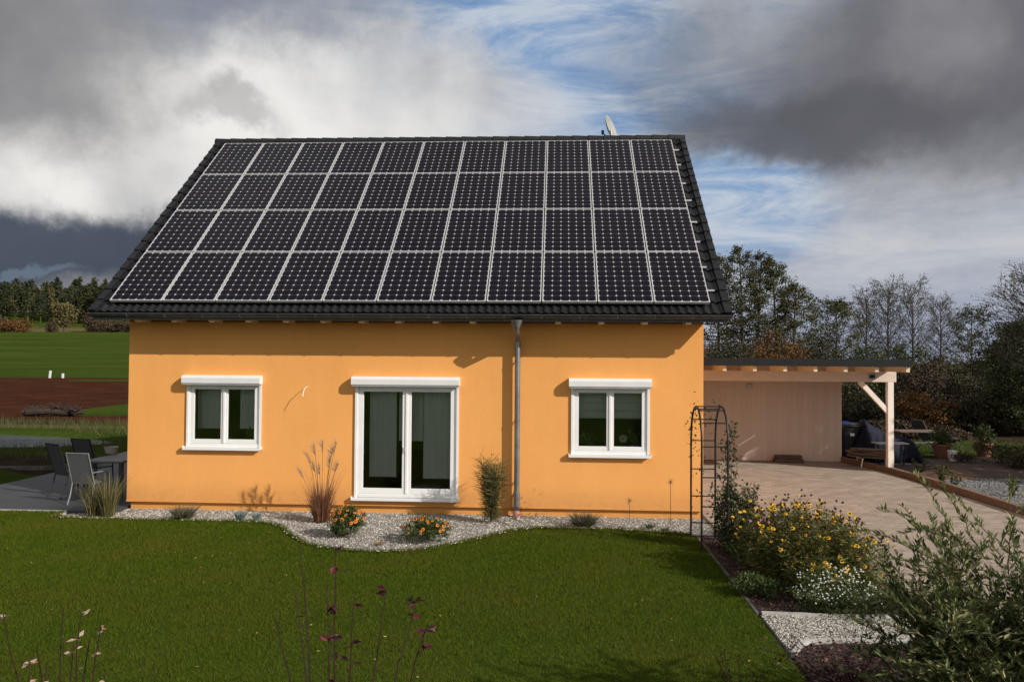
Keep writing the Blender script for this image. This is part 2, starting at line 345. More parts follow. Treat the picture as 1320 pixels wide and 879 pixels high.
def paver_mat():
    m, nt, b = new_mat('tan_concrete_pavers'); L = nt.links.new
    tc = nd(nt, 'ShaderNodeTexCoord')
    br = nd(nt, 'ShaderNodeTexBrick'); br.inputs['Scale'].default_value = 1; br.inputs['Brick Width'].default_value = 0.24; br.inputs['Row Height'].default_value = 0.16
    br.inputs['Mortar Size'].default_value = 0.007; br.inputs['Mortar Smooth'].default_value = 0.5; br.inputs['Bias'].default_value = 0.0
    br.inputs[1].default_value = (0.385,0.325,0.272,1); br.inputs[2].default_value = (0.30,0.25,0.207,1); br.inputs[3].default_value = (0.19,0.16,0.132,1)
    L(tc.outputs['Object'], br.inputs[0])
    n = nd(nt, 'ShaderNodeTexNoise'); n.inputs['Scale'].default_value = 1.6; n.inputs['Detail'].default_value = 8; n.inputs['Roughness'].default_value = .7
    mpp = nd(nt, 'ShaderNodeMapping'); mpp.inputs['Scale'].default_value = (.9,1.5,1); L(tc.outputs['Object'], mpp.inputs[0]); L(mpp.outputs[0], n.inputs['Vector'])
    mx = nd(nt, 'ShaderNodeMix', data_type='RGBA', blend_type='MULTIPLY'); mx.inputs[0].default_value = 1.0
    L(br.outputs[0], mx.inputs[6]); L(ramp(nt, n.outputs[0], [(0.3,(0.74,0.73,0.72)),(0.7,(1.12,1.1,1.08))]), mx.inputs[7]); L(mx.outputs[2], b.inputs['Base Color'])
    bp = nd(nt, 'ShaderNodeBump'); bp.inputs['Strength'].default_value = 0.5; bp.inputs['Distance'].default_value = 0.01; bp.invert = True
    L(br.outputs['Fac'], bp.inputs['Height'])
    n2 = nd(nt, 'ShaderNodeTexNoise'); n2.inputs['Scale'].default_value = 35; n2.inputs['Detail'].default_value = 5; L(tc.outputs['Object'], n2.inputs['Vector'])
    bp2 = nd(nt, 'ShaderNodeBump'); bp2.inputs['Strength'].default_value = 0.5; bp2.inputs['Distance'].default_value = 0.02; L(n2.outputs[0], bp2.inputs['Height']); L(bp.outputs[0], bp2.inputs['Normal'])
    L(bp2.outputs[0], b.inputs['Normal']); b.inputs['Roughness'].default_value = 0.9; b.inputs['Specular IOR Level'].default_value = 0.2
    return m
M['paver'] = paver_mat()
def slab_mat():
    m, nt, b = new_mat('dark_patio_slabs'); L = nt.links.new
    tc = nd(nt, 'ShaderNodeTexCoord')
    br = nd(nt, 'ShaderNodeTexBrick'); br.inputs['Scale'].default_value = 1; br.inputs['Brick Width'].default_value = 0.6; br.inputs['Row Height'].default_value = 0.6
    br.offset = 0.0; br.inputs['Mortar Size'].default_value = 0.005
    br.inputs[1].default_value = (0.052,0.054,0.060,1); br.inputs[2].default_value = (0.040,0.042,0.047,1); br.inputs[3].default_value = (0.03,0.03,0.033,1)
    L(tc.outputs['Object'], br.inputs[0]); L(br.outputs[0], b.inputs['Base Color']); b.inputs['Roughness'].default_value = 0.6; return m
M['slab'] = slab_mat()
def ground_mat():
    m, nt, b = new_mat('meadow_and_soil'); L = nt.links.new
    tc = nd(nt, 'ShaderNodeTexCoord')
    def noise(sc, det=6, vec=None):
        n = nd(nt, 'ShaderNodeTexNoise'); n.inputs['Scale'].default_value = sc; n.inputs['Detail'].default_value = det; n.inputs['Roughness'].default_value = 0.65
        L(vec or tc.outputs['Object'], n.inputs['Vector']); return n.outputs[0]
    mp = nd(nt, 'ShaderNodeMapping'); mp.inputs['Scale'].default_value = (0.25,1,1); L(tc.outputs['Object'], mp.inputs[0])
    grass = ramp(nt, noise(0.12, 8, mp.outputs[0]), [(0.3,(0.030,0.052,0.008)),(0.52,(0.046,0.072,0.012)),(0.72,(0.072,0.080,0.020))])
    soil = ramp(nt, noise(0.35, 8), [(0.3,(0.038,0.016,0.010)),(0.55,(0.066,0.026,0.016)),(0.75,(0.095,0.044,0.027))])
    dark = ramp(nt, noise(1.2, 8), [(0.3,(0.025,0.018,0.013)),(0.7,(0.065,0.048,0.033))])
    dry = ramp(nt, noise(1.5, 8), [(0.3,(0.075,0.070,0.028)),(0.7,(0.155,0.125,0.06))])
    col = grass
    edge = noise(0.5, 6)
    for attr, c in (('soil', soil), ('dark', dark), ('dry', dry)):
        at = nd(nt, 'ShaderNodeAttribute'); at.attribute_name = attr
        ad = nd(nt, 'ShaderNodeMath', operation='ADD'); L(at.outputs['Fac'], ad.inputs[0]); L(edge, ad.inputs[1])
        mr = nd(nt, 'ShaderNodeMapRange'); mr.inputs[1].default_value = 0.93; mr.inputs[2].default_value = 1.07; L(ad.outputs[0], mr.inputs[0])
        mx = nd(nt, 'ShaderNodeMix', data_type='RGBA'); L(mr.outputs[0], mx.inputs[0]); L(col, mx.inputs[6]); L(c, mx.inputs[7]); col = mx.outputs[2]
    L(col, b.inputs['Base Color']); b.inputs['Roughness'].default_value = 1.0; b.inputs['Specular IOR Level'].default_value = 0.0
    bp = nd(nt, 'ShaderNodeBump'); bp.inputs['Strength'].default_value = 0.8; bp.inputs['Distance'].default_value = 0.15; L(noise(3.0, 8), bp.inputs['Height']); L(bp.outputs[0], b.inputs['Normal'])
    return m
M['ground'] = ground_mat()
def water_mat():
    m, nt, b = new_mat('pond_water'); b.inputs['Base Color'].default_value = (0.055,0.065,0.075,1); b.inputs['Roughness'].default_value = 0.12
    tc = nd(nt, 'ShaderNodeTexCoord'); n = nd(nt, 'ShaderNodeTexNoise'); n.inputs['Scale'].default_value = 3; nt.links.new(tc.outputs['Object'], n.inputs['Vector'])
    bp = nd(nt, 'ShaderNodeBump'); bp.inputs['Strength'].default_value = 0.25; bp.inputs['Distance'].default_value = 0.02; nt.links.new(n.outputs[0], bp.inputs['Height']); nt.links.new(bp.outputs[0], b.inputs['Normal'])
    return m
M['water'] = water_mat()

# ------------------------------------------------------------------ terrain
def hz(x, y):
    x = np.asarray(x, float); y = np.asarray(y, float)
    prof = np.interp(y, [0,45,110,165,260,300,340,420,700,3000], [0,0,0.2,3.2,10.9,12.2,15.9,27,30,30])
    w = 1 - sstep(-0.33, -0.05, x/np.maximum(y, 1))
    z = prof*w
    z = z + np.where(y > 50, 0.15*np.sin(x*0.07)*np.sin(y*0.05+1)*w, 0)
    pd = ((x+31)/14.6)**2 + ((y-27.0)/3.6)**2                       # pond basin
    z = z - 0.45*(1-sstep(0.75, 1.35, pd))
    flat = (x > -14) & (y < 24.6)
    z = np.where(flat, -0.12, z)
    return z
xs = np.unique(np.round(np.concatenate([np.linspace(-3000,-160,24), np.arange(-160,-60,3.0), np.arange(-60,-8,0.5), np.arange(-8,20,1.0), np.arange(20,120,4.0), np.linspace(120,3000,24)]), 3))
ys = np.unique(np.round(np.concatenate([np.linspace(-600,0,10), np.arange(0,14,1.5), np.arange(14,45,0.5), np.arange(45,120,1.5), np.arange(120,440,6.0), np.linspace(440,4000,24)]), 3))
GX, GY = np.meshgrid(xs, ys); GZ = hz(GX, GY)
n1, n2 = GX.shape
i, j = np.meshgrid(np.arange(n1-1), np.arange(n2-1), indexing='ij'); a = (i*n2+j).ravel()
g = MB(); g.add(np.stack([GX.ravel(), GY.ravel(), GZ.ravel()], 1), np.stack([a, a+1, a+n2+1, a+n2], 1))
go = struct(g.build('ground', M['ground'], smooth=True))
def blob(cx, cy, rx, ry, soft=0.5): return 1-sstep(1-soft, 1+soft, ((GX-cx)/rx)**2+((GY-cy)/ry)**2)
left = GX < -9
soil = blob(-62, 66, 50, 36, 0.2)*left; soil = np.maximum(soil, blob(-30, 42, 22, 9, .3)*left)
soil = soil*(1-blob(-22.5, 47, 3.8, 9, .3))*(1-blob(-46, 93, 12, 4, .3))
dark = blob(-25.5, 34, 5, 2.0)*.9 + blob(-14.5, 21.2, 9, 1.6)*left*.9
dark = np.maximum(dark, blob(11.5, 22.5, 4.5, 3.4, .3)); dark = np.maximum(dark, blob(22, 38, 20, 8, .3))
dry = blob(-150, 315, 100, 20, .3)*left*(GY > 262); dry = np.maximum(dry, blob(-27, 32.2, 16, .9, .5)*.75)
for nm, arr in (('soil', soil), ('dark', dark), ('dry', dry)):
    at = go.data.attributes.new(nm, 'FLOAT', 'POINT'); at.data.foreach_set('value', np.clip(arr, 0, 1).astype(np.float32).ravel())

def sheet(name, poly, z, m, thick=0.2): return struct(MB().prism(poly, z-thick, z).build(name, m))
# pond
th = np.linspace(0, 2*PI, 60, endpoint=False)
sheet('pond', [(-31+15.6*math.cos(t), 27+3.9*math.sin(t)) for t in th], -0.14, M['water'], 0.4)
# front edge of the gravel bed = back edge of the lawn
bed_front = smooth_line([(-9.05,14.42),(-8.95,14.06),(-8.6,13.95),(-7.6,13.93),(-6.4,13.93),(-5.4,13.90),(-4.75,13.62),(-4.3,12.95),(-3.75,12.28),(-3.1,11.98),(-2.5,11.95),(-1.95,12.2),(-1.45,12.75),(-1.0,13.3),(-0.6,13.7),(0.0,13.86),(1.0,13.84),(2.20,13.62)], 6)
LX = 2.26
bed_poly = bed_front + [(2.20,13.62),(2.75,13.62),(2.75,15.2),(-8.2,15.2),(-8.2,14.55),(-9.05,14.5)]
lawn_poly = [(-26,2),(LX,2),(LX,13.55)] + list(reversed(bed_front)) + [(-9.1,14.50),(-26,14.50)]
sheet('lawn', lawn_poly, 0.0, M['ground'], 0.25)
sheet('gravel_bed', bed_poly, -0.03, M['gravelbase'], 0.2)
sheet('patio', [(-26,14.56),(-8.25,14.56),(-8.25,22.6),(-12.4,22.2),(-12.4,16.7),(-26,16.4)], 0.012, M['slab'])
sheet('driveway', [(2.72,13.7),(2.75,12.6),(4.05,12.0),(4.6,9.6),(6.0,8.6),(8.9,8.4),(8.78,15.9),(8.52,21.67),(8.02,24.0),(2.72,24.0)], 0.008, M['paver'])
def strip(name, line, w, h, z0, m, label=None, cat=None, closed=False):
    b = MB(); pts = [Vector((*p, 0)) for p in line]
    L_, R_ = [], []
    for k, p in enumerate(pts):
        t = (pts[min(k+1, len(pts)-1)]-pts[max(k-1, 0)]).normalized(); nrm = Vector((-t.y, t.x, 0))*w/2
        L_.append(p+nrm); R_.append(p-nrm)
    n = len(pts); v = [(*q.xy, z) for z in (z0, z0+h) for s_ in (L_, R_) for q in s_]
    f = []
    for k in range(n-1):
        f += [(2*n+k, 3*n+k, 3*n+k+1, 2*n+k+1), (k, 2*n+k, 2*n+k+1, k+1), (n+k+1, 3*n+k+1, 3*n+k, n+k)]
    f += [(0, n, 3*n, 2*n), (n-1, 3*n-1+0, 4*n-1, 2*n-1)]
    f[-1] = (n-1, 3*n-1, 4*n-1, 2*n-1)
    b.add(v, f); o = b.build(name, m)
    if label: tag(o, label, cat)
    return o
struct(strip('bed_edging', bed_front, 0.07, 0.05, -0.03, M['concrete']))
struct(strip('patio_edging', [(-26,14.53),(-9.1,14.53)], 0.06, 0.05, -0.03, M['concrete']))
struct(strip('lawn_edging', [(LX+0.03,13.55),(LX+0.03,9.4)], 0.04, 0.03, -0.02, M['stone']))
# bed of soil under the perennials, gravel path, bark mulch
sheet('planting_bed', [(LX+.05,13.60),(LX+.05,9.42),(3.3,9.38),(4.5,9.5),(4.04,11.9),(2.73,12.58),(2.70,13.60)], -0.006, M['mulchbase'])
path_poly = [(LX+.05,9.38),(3.3,9.34),(4.55,9.46),(5.9,8.7),(5.9,7.6),(4.7,8.1),(3.63,8.55),(3.0,8.58),(2.55,8.50),(LX+.05,8.15)]
sheet('gravel_path', path_poly, -0.004, M['gravelbase'])
mulch_poly = [(LX+.05,8.10),(2.56,8.44),(3.0,8.53),(3.63,8.50),(4.7,8.05),(5.9,7.5),(8.6,6.0),(8.6,2),(LX+.05,2)]
sheet('mulch_bed', mulch_poly, -0.004, M['mulchbase'])
struct(strip('path_kerb', smooth_line([(LX+.07,9.40),(2.8,9.38),(3.3,9.36),(4.5,9.48)], 5), 0.05, 0.06, -0.03, M['concrete']))
struct(strip('path_kerb', smooth_line([(LX+.06,8.12),(2.55,8.47),(3.0,8.56),(3.63,8.53),(4.7,8.08),(5.9,7.55)], 5), 0.05, 0.06, -0.03, M['concrete']))
sheet('gravel_yard', [(8.95,8.0),(8.90,15.9),(8.80,20.0),(10.2,20.9),(14,20.6),(22,20.3),(22,8)], 0.0, M['gravelgrey'], 0.15)
sheet('bare_soil_yard', [(8.26,24.0),(8.76,21.67),(8.83,20.02),(10.2,20.92),(14,20.62),(18,20.4),(19,25.5),(13,26.6),(8.2,26.5)], -0.012, M['earth'], 0.15)

# ---- gravel stones, bark chips, grass blades
def scatter(poly, n, ymin=None):
    xs_ = [p[0] for p in poly]; ys_ = [p[1] for p in poly]
    x = rng.uniform(min(xs_), max(xs_), n); y = rng.uniform(min(ys_), max(ys_), n); k = in_poly(x, y, poly); return x[k], y[k]
OCT = np.array([(1,0,0),(0,1,0),(-1,0,0),(0,-1,0),(0,0,1),(0,0,-1)], float)
OCF = np.array([(0,1,4),(1,2,4),(2,3,4),(3,0,4),(1,0,5),(2,1,5),(3,2,5),(0,3,5)])
def stones(name, poly, n, s0, s1, m, label, cat, z=0.0):
    x, y = scatter(poly, n); k = len(x)
    sc = rng.uniform(s0, s1, (k, 1, 1))*rng.uniform(0.7, 1.2, (k, 1, 3))*np.array([1, 1, 0.6]); a_ = rng.uniform(0, PI, k)
    v = OCT[None]*sc*rng.uniform(0.7, 1.15, (k, 6, 1))
    c, s_ = np.cos(a_)[:, None], np.sin(a_)[:, None]
    v = np.stack([v[..., 0]*c-v[..., 1]*s_, v[..., 0]*s_+v[..., 1]*c, v[..., 2]], -1) + np.stack([x, y, z+sc[:, 0, 0]*0.25], 1)[:, None]
    f = (OCF[None] + (np.arange(k)*6)[:, None, None]).reshape(-1, 3)
    o = MB().add(v.reshape(-1, 3), f, np.repeat(rng.random(k), 8)).build(name, m)
    return tag(o, label, cat, kind='stuff')
stones('gravel_stones', bed_poly, 34000, 0.010, 0.022, M['stones'], 'pale grey gravel spread along the foot of the orange wall', 'gravel', -.03)
stones('yard_gravel', [(8.97,12.5),(8.92,15.9),(8.84,19.9),(10.2,20.8),(15,20.5),(15,14)], 16000, 0.014, 0.03, M['darkstones'], 'dark grey gravel of the yard beyond the timber kerb', 'gravel')
stones('gravel_stones', path_poly, 26000, 0.008, 0.017, M['stones'], 'pale gravel on the short path beside the lawn', 'gravel')
def chips(name, poly, n, label):
    x, y = scatter(poly, n); k = len(x)
    d = rnd_unit(k, 0.35); nr = rnd_unit(k, 2.0)
    o = MB().leaves(np.stack([x, y, np.full(k, 0.008)+rng.random(k)*0.02], 1), d, nr, rng.uniform(.025, .07, k), rng.uniform(.012, .03, k), rng.random(k)).build(name, M['chips'])
    return tag(o, label, 'bark mulch', kind='stuff')
chips('bark_mulch', mulch_poly, 22000, 'reddish brown bark chips covering the bed at the lower right')
chips('bark_mulch', [(LX+.05,13.60),(LX+.05,9.42),(3.3,9.38),(4.5,9.5),(4.04,11.9),(2.73,12.58)], 6000, 'dark bark chips under the yellow flowers beside the lawn')
# lawn
n = 620000
y = 5.0 + (14.5-5.0)*rng.random(n)**1.35; x = rng.uniform(-12.5, LX, n)
k = in_poly(x, y, lawn_poly) & (x > -y*0.86-1.0); x, y = x[k], y[k]; n = len(x)
clump = np.sin(x*7.3+np.sin(y*5.1)*1.7)*np.sin(y*6.1+np.cos(x*4.3)*2.1)
h = rng.uniform(.020, .042, n)*(1+0.22*clump); w = 0.0035+0.0006*(y-5)
lean = rng.normal(0, .013, (n, 2)); ang = rng.uniform(0, PI, n)
b0 = np.stack([x-np.cos(ang)*w/2*1.0, y-np.sin(ang)*w/2, np.zeros(n)], 1); b1 = np.stack([x+np.cos(ang)*w/2, y+np.sin(ang)*w/2, np.zeros(n)], 1)
tp = np.stack([x+lean[:, 0], y+lean[:, 1], h], 1)
v = np.stack([b0, b1, tp], 1).reshape(-1, 3); f = np.arange(3*n).reshape(-1, 3)
vr = np.clip(rng.beta(2.6, 2.8, n)*0.9 + (rng.random(n) < .02)*0.5, 0, 1)
tag(MB().add(v, f, vr).build('lawn_grass', M['grass']), 'short mown dark green grass of the front lawn', 'grass', kind='stuff')
n = 150; x = rng.uniform(-11, 2.2, n); y = rng.uniform(6.2, 13.9, n); k = in_poly(x, y, lawn_poly); x, y = x[k], y[k]; n = len(x)
V_('fallen', [(0,(0.12,0.06,0.03)),(0.6,(0.26,0.16,0.05)),(1,(0.45,0.36,0.16))], rough=.8)
tag(MB().leaves(np.stack([x, y, np.full(n, .038)], 1), rnd_unit(n, .2), rnd_unit(n, 3), rng.uniform(.02,.045,n), rng.uniform(.015,.03,n), rng.random(n), .2).build('fallen_leaves', M['fallen']), 'few small dry leaves fallen on the lawn', 'leaves', kind='stuff')
bl = np.array(bed_front); n = 9000; q = rng.random(n)*(len(bl)-1.001); i0 = q.astype(int); pp = bl[i0]+(bl[i0+1]-bl[i0])*(q-i0)[:, None]
pp = pp+rng.normal(0, .02, (n, 2))+np.array([0, -.05]); hh = rng.uniform(.03, .075, n)
base = np.stack([pp[:, 0], pp[:, 1], np.zeros(n)], 1); tip = base+np.stack([rng.normal(0, .02, n), rng.normal(.01, .02, n), hh], 1)
tag(MB().blades(base, tip, np.full(n, .009), np.zeros((n, 3)), rng.random(n)*.9, 1).build('edge_grass', M['grass']), 'ragged longer grass along the curved edge of the gravel bed', 'grass', kind='stuff')
n = 260; q = rng.random(n)*(len(bl)-1.001); i0 = q.astype(int); pp = bl[i0]+(bl[i0+1]-bl[i0])*(q-i0)[:, None]+rng.normal(0,.03,(n,2))+np.array([0,-.07])
sm = MB()
for p_ in pp: r_ = random.uniform(.010,.02); sm.add(OCT*np.array([r_, r_*.8, r_*.6])+np.array([p_[0], p_[1], .035]), OCF, random.random())
tag(sm.build('stray_stones', M['stones']), 'stray pale stones scattered on the grass edge by the gravel bed', 'gravel', kind='stuff')
# rough grass by the pond and by the back yard
def rough(poly, n, h0, h1, label, mname='rough_grass', w=0.012):
    x, y = scatter(poly, n); k = len(x); z = hz(x, y)
    h = rng.uniform(h0, h1, k); l = rng.normal(0, .3, (k, 2))*h[:, None]
    base = np.stack([x, y, z-0.02], 1); tip = base + np.stack([l[:, 0], l[:, 1], h], 1)
    bend = np.stack([l[:, 0]*-.6, l[:, 1]*-.6, np.zeros(k)], 1)
    return tag(MB().blades(base, tip, np.full(k, w), bend, rng.random(k), 2).build('rough_grass', M[mname]), label, 'grass', kind='stuff')
rough([(-26,18.6),(-12.5,22.4),(-10.2,25.6),(-14.6,26.3),(-18,23.8),(-34,22.8),(-34,18)], 26000, .08, .26, 'tussocky grass between the pond and the patio')
rough([(-14.5,27),(-13.5,33.5),(-24,34.5),(-44,32.5),(-44,31.4),(-20,31.0)], 14000, .10, .42, 'tall dry grass on the far bank of the pond', w=.016)
rough([(8.8,26.8),(12,26.8),(19,25.6),(28,25),(30,31),(9,31)], 30000, .05, .14, 'rough grass strip behind the yard before the trees', w=.014)

# ------------------------------------------------------------------ house
WX0, WX1, WY, WYB = -8.22, 2.67, 15.04, 24.66
TH = R(40.34); ct, st = math.cos(TH), math.sin(TH)
EY, EZ = 14.50, 3.71                              # lower edge of the tiles (top surface)
RY = 19.99; RZ = EZ + (RY-EY)*math.tan(TH)
RX0, RX1 = -8.68, 3.05
house = thing('house', 'orange rendered gabled house with a charcoal tiled roof full of solar panels', 'house', (WX0, WY, 0))
def H(o): # parent in world space to the house
    o.parent = house; o.location = -house.location + o.location; return o
zw = 0.13; LEAN = 0.0
wins = [(-7.05,-5.62,1.17,2.40), (-3.80,-1.86,0.27,2.40), (0.255,1.675,1.13,2.40)]
b = MB(); T = 0.32
X = [WX0]+[q for w_ in wins for q in w_[:2]]+[WX1]
ztop = EZ-0.16
for k in range(0, len(X), 2): b.box(X[k], X[k+1], WY, WY+T, zw, ztop)
for x0, x1, z0, z1 in wins:
    b.box(x0, x1, WY, WY+T, zw, z0); b.box(x0, x1, WY, WY+T, z1, ztop)
gt = RZ-0.22
for x0, x1 in ((WX0, WX0+T), (WX1-T, WX1)):
    pr = [(WY+T, zw), (WYB, zw), (WYB, ztop), ((WY+WYB)/2+.14, gt), (WY+T, ztop+T*math.tan(TH)-.02)]
    v = [(x, y_, z_) for x in (x0, x1) for y_, z_ in pr]
    b.add(v, [(0,1,6,5),(1,2,7,6),(2,3,8,7),(3,4,9,8),(4,0,5,9)]); b.add(v, [(4,3,2,1,0),(5,6,7,8,9)])
b.box(WX0+T, WX1-T, WYB-T, WYB, zw, ztop)
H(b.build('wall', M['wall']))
H(MB().box(WX0+.06, WX1-.04, WY+.05, WYB-.05, -0.3, zw-.002).build('plinth', M['plinth']))
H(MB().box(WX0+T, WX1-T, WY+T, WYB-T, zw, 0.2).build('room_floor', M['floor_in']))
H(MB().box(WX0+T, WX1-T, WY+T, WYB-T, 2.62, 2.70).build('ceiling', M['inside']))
b = MB(); b.box(WX0+T, WX1-T, WY+4.4, WY+4.5, .2, 2.62)
for xx in (-4.9, -0.9): b.box(xx, xx+.1, WY+T, WY+4.4, .2, 2.62)
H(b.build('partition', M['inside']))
# render edge strip at the foot of the wall
H(MB().box(WX0-.004, WX1+.004, WY-.012, WY-.002, zw-.012, zw+.012).build('base_profile', M['plinth']))
# roof: tiles as wavy overlapping courses
def roof_slope(flip=False):
    b = MB(); nx = int((RX1-RX0)/0.15*8); xx = np.linspace(RX0+.02, RX1-.02, nx+1)
    ph = ((xx-RX0)/0.15) % 1.0
    wave = 0.030*np.where(ph < 0.62, np.sin(ph/0.62*PI), -0.12*np.sin((ph-.62)/.38*PI))
    Ls = (RY-EY)/ct; nc = 21; c = Ls/nc
    rows = []
    for q in range(nc):
        for s_, lift in ((q*c-0.0, 0.0), (q*c-0.0, 0.036), (q*c+c, 0.0)):
            rows.append((s_, lift))
    vs = []
    for s_, lift in rows:
        off = wave + lift - 0.03
        yy = EY + s_*ct - off*st; zz = EZ + s_*st + off*ct
        if flip: yy = 2*RY - yy
        vs.append(np.stack([xx, yy, zz], 1))
    v = np.concatenate(vs); m_ = len(xx)
    i, j = np.meshgrid(np.arange(len(rows)-1), np.arange(m_-1), indexing='ij'); a = (i*m_+j).ravel()
    f = np.stack([a, a+1, a+m_+1, a+m_], 1) if not flip else np.stack([a+m_, a+m_+1, a+1, a], 1)
    return b.add(v, f)
roof = H(roof_slope().build('roof', M['tile'])); roof['label'] = 'front roof slope of charcoal tiles under the solar panels'
H(roof_slope(True).build('roof', M['tile']))
# deck below the tiles and soffit
b = MB()
for s_ in (1, -1):
    y0 = EY+.10 if s_ == 1 else 2*RY-EY-.10; z0 = EZ-0.055+.085
    v = [(x, yy, zz) for x in (RX0+.05, RX1-.05) for yy, zz in ((y0, z0-.10), (RY, RZ-.155), (RY, RZ-.075), (y0, z0-.02))]
    b.add(v, [(0,1,5,4),(1,2,6,5),(2,3,7,6),(3,0,4,7),(3,2,1,0),(4,5,6,7)])
H(b.build('roof_boards', M['soffit']))
H(MB().box(RX0+.05, RX1-.05, EY+.012, EY+.034, EZ-.15, EZ-.022).build('eave_board', M['gutter']))  # board added to stop sun leaking between gutter and tiles
b = MB()   # verge tiles: one stepped cap per course
Ls = (RY-EY)/ct; nc = 21; c = Ls/nc
for side, name in ((0, 'verge_tiles'), (1, 'verge_tiles')):
    b = MB()
    for fl in (False, True):
        for q in range(nc):
            x0, x1 = (RX0-.02, RX0+.11) if side == 0 else (RX1-.11, RX1+.02)
            s0, s1 = q*c-.02, q*c+c+.03
            def pt(x, s_, off):
                yy = EY+s_*ct-off*st; zz = EZ+s_*st+off*ct; return (x, (2*RY-yy) if fl else yy, zz)
            v = [pt(x, s_, o_+l_) for x in (x0, x1) for s_, l_ in ((s0, .034), (s1, 0.004)) for o_ in (-.13, .028)]
            b.add(v, [(0,1,3,2),(4,6,7,5),(0,4,5,1),(2,3,7,6),(1,5,7,3),(0,2,6,4)])
    H(b.build(name, M['tile'], bevel=.008))
b = MB()   # ridge caps
nr = 30; L = (RX1-RX0+.06)/nr
for q in range(nr):
    x0 = RX0-.03+q*L; seg = []
    for x, r in ((x0-.02, .135), (x0+L, .118)):
        for a_ in np.linspace(-.15*PI, 1.15*PI, 9): seg.append((x, RY+math.cos(a_)*r, RZ-.055+math.sin(a_)*r))
    b.add(seg, [(k, k+1, k+10, k+9) for k in range(8)]); b.add(seg[:9], [tuple(range(9))]); b.add(seg[9:], [tuple(range(9))])
H(b.build('ridge_tiles', M['tile']))
# gutter
b = MB(); gy, gz, gr = EY-.055, EZ-.040, .064; rows = []
aa = np.linspace(PI, 2*PI, 11)
for x in (RX0+.0, RX1+.0):
    for r_ in (gr, gr-.006): rows += [(x, gy+math.cos(t)*r_, gz+math.sin(t)*r_) for t in aa]
k_ = 11
f = [(q, q+1, 2*k_+q+1, 2*k_+q) for q in range(10)] + [(k_+q+1, k_+q, 3*k_+q, 3*k_+q+1) for q in range(10)]
f += [(q, k_+q, k_+q+1, q+1) for q in range(10)] + [(2*k_+q+1, 3*k_+q+1, 3*k_+q, 2*k_+q) for q in range(10)]
b.add(rows, f)
b.tube([(RX0, gy-gr, gz), (RX1, gy-gr, gz)], .010, 8)
for x in (RX0+.003, RX1-.003):
    v = [(x, gy+math.cos(t)*gr, gz+math.sin(t)*gr) for t in aa]; b.add(v, [tuple(range(11))])
gut = H(b.build('gutter', M['gutter'], smooth=False))
for px in list(np.arange(165, 930, 48.5)):
    x, _ = A(px, 405, gy)
    H(MB().tube([(x, gy+math.cos(t)*(gr+.004), gz+math.sin(t)*(gr+.004)) for t in aa], .0045, 5).build('gutter_bracket', M['zinc']))
# rafter tails
for px in [180,227,275,322,370,418,467,514,562,609.5,663,719.5,775,831,887]:
    x, _ = A(px, 410, 14.72)
    v = []
    for xx in (x-.05, x+.05):
        v += [(xx, 14.62, 3.655), (xx, 14.62, 3.555), (xx, 14.68, 3.525), (xx, WY+.02, 3.54), (xx, WY+.02, 3.95)]
    H(MB().add(v, [(0,1,6,5),(1,2,7,6),(2,3,8,7),(3,4,9,8),(4,0,5,9)]).add(v, [(4,3,2,1,0),(5,6,7,8,9)]).build('rafter', M['rafter']))
H(MB().box(WX0, WX1, WY-.0, WY+.02, ztop, ztop+.22).build('wall_plate', M['soffit']))
# downpipe
dx_ = A(667, 500, 14.93)[0]
dp = MB().tube([(dx_, 14.925, z_) for z_ in (.34, 1.2, 2.2, 3.02, 3.20)], .050, 16)
dpo = H(dp.build('downpipe', M['zinc'], smooth=True)); 
b = MB().lathe([(0.052,0),(0.075,.05),(0.105,.13),(0.108,.145)], (dx_, gy, gz-.235), 20)
b.tube([(dx_, 14.925, 3.19), (dx_, 14.92, 3.25), (dx_, 14.83, 3.31), (dx_, 14.60, 3.37), (dx_, gy+.01, 3.41), (dx_, gy, 3.47)], .048, 14)
b.tube([(dx_, 14.925, 3.12), (dx_, 14.925, 3.16)], .058, 16)
o = b.build('swan_neck', M['zinc'], smooth=True); o.parent = dpo
b = MB().tube([(dx_, 14.925, .10), (dx_, 14.925, .42)], .060, 16).tube([(dx_, 14.925, .40), (dx_, 14.925, .43)], .066, 16)
o = b.build('standpipe', M['zinc'], smooth=True); o.parent = dpo
o = MB().tube([(dx_, 14.925, -.02), (dx_, 14.925, .10)], .066, 16).tube([(dx_, 14.925, .04), (dx_, 14.925, .055)], .072, 16).build('drain_socket', M['pinkring'], smooth=True); o.parent = dpo
for z_ in (.62, 1.75, 2.85):
    o = MB().tube([(dx_, 14.925, z_-.015), (dx_, 14.925, z_+.015)], .056, 16).box(dx_-.01, dx_+.01, 14.93, WY, z_-.01, z_+.01).build('pipe_clip', M['zinc']); o.parent = dpo
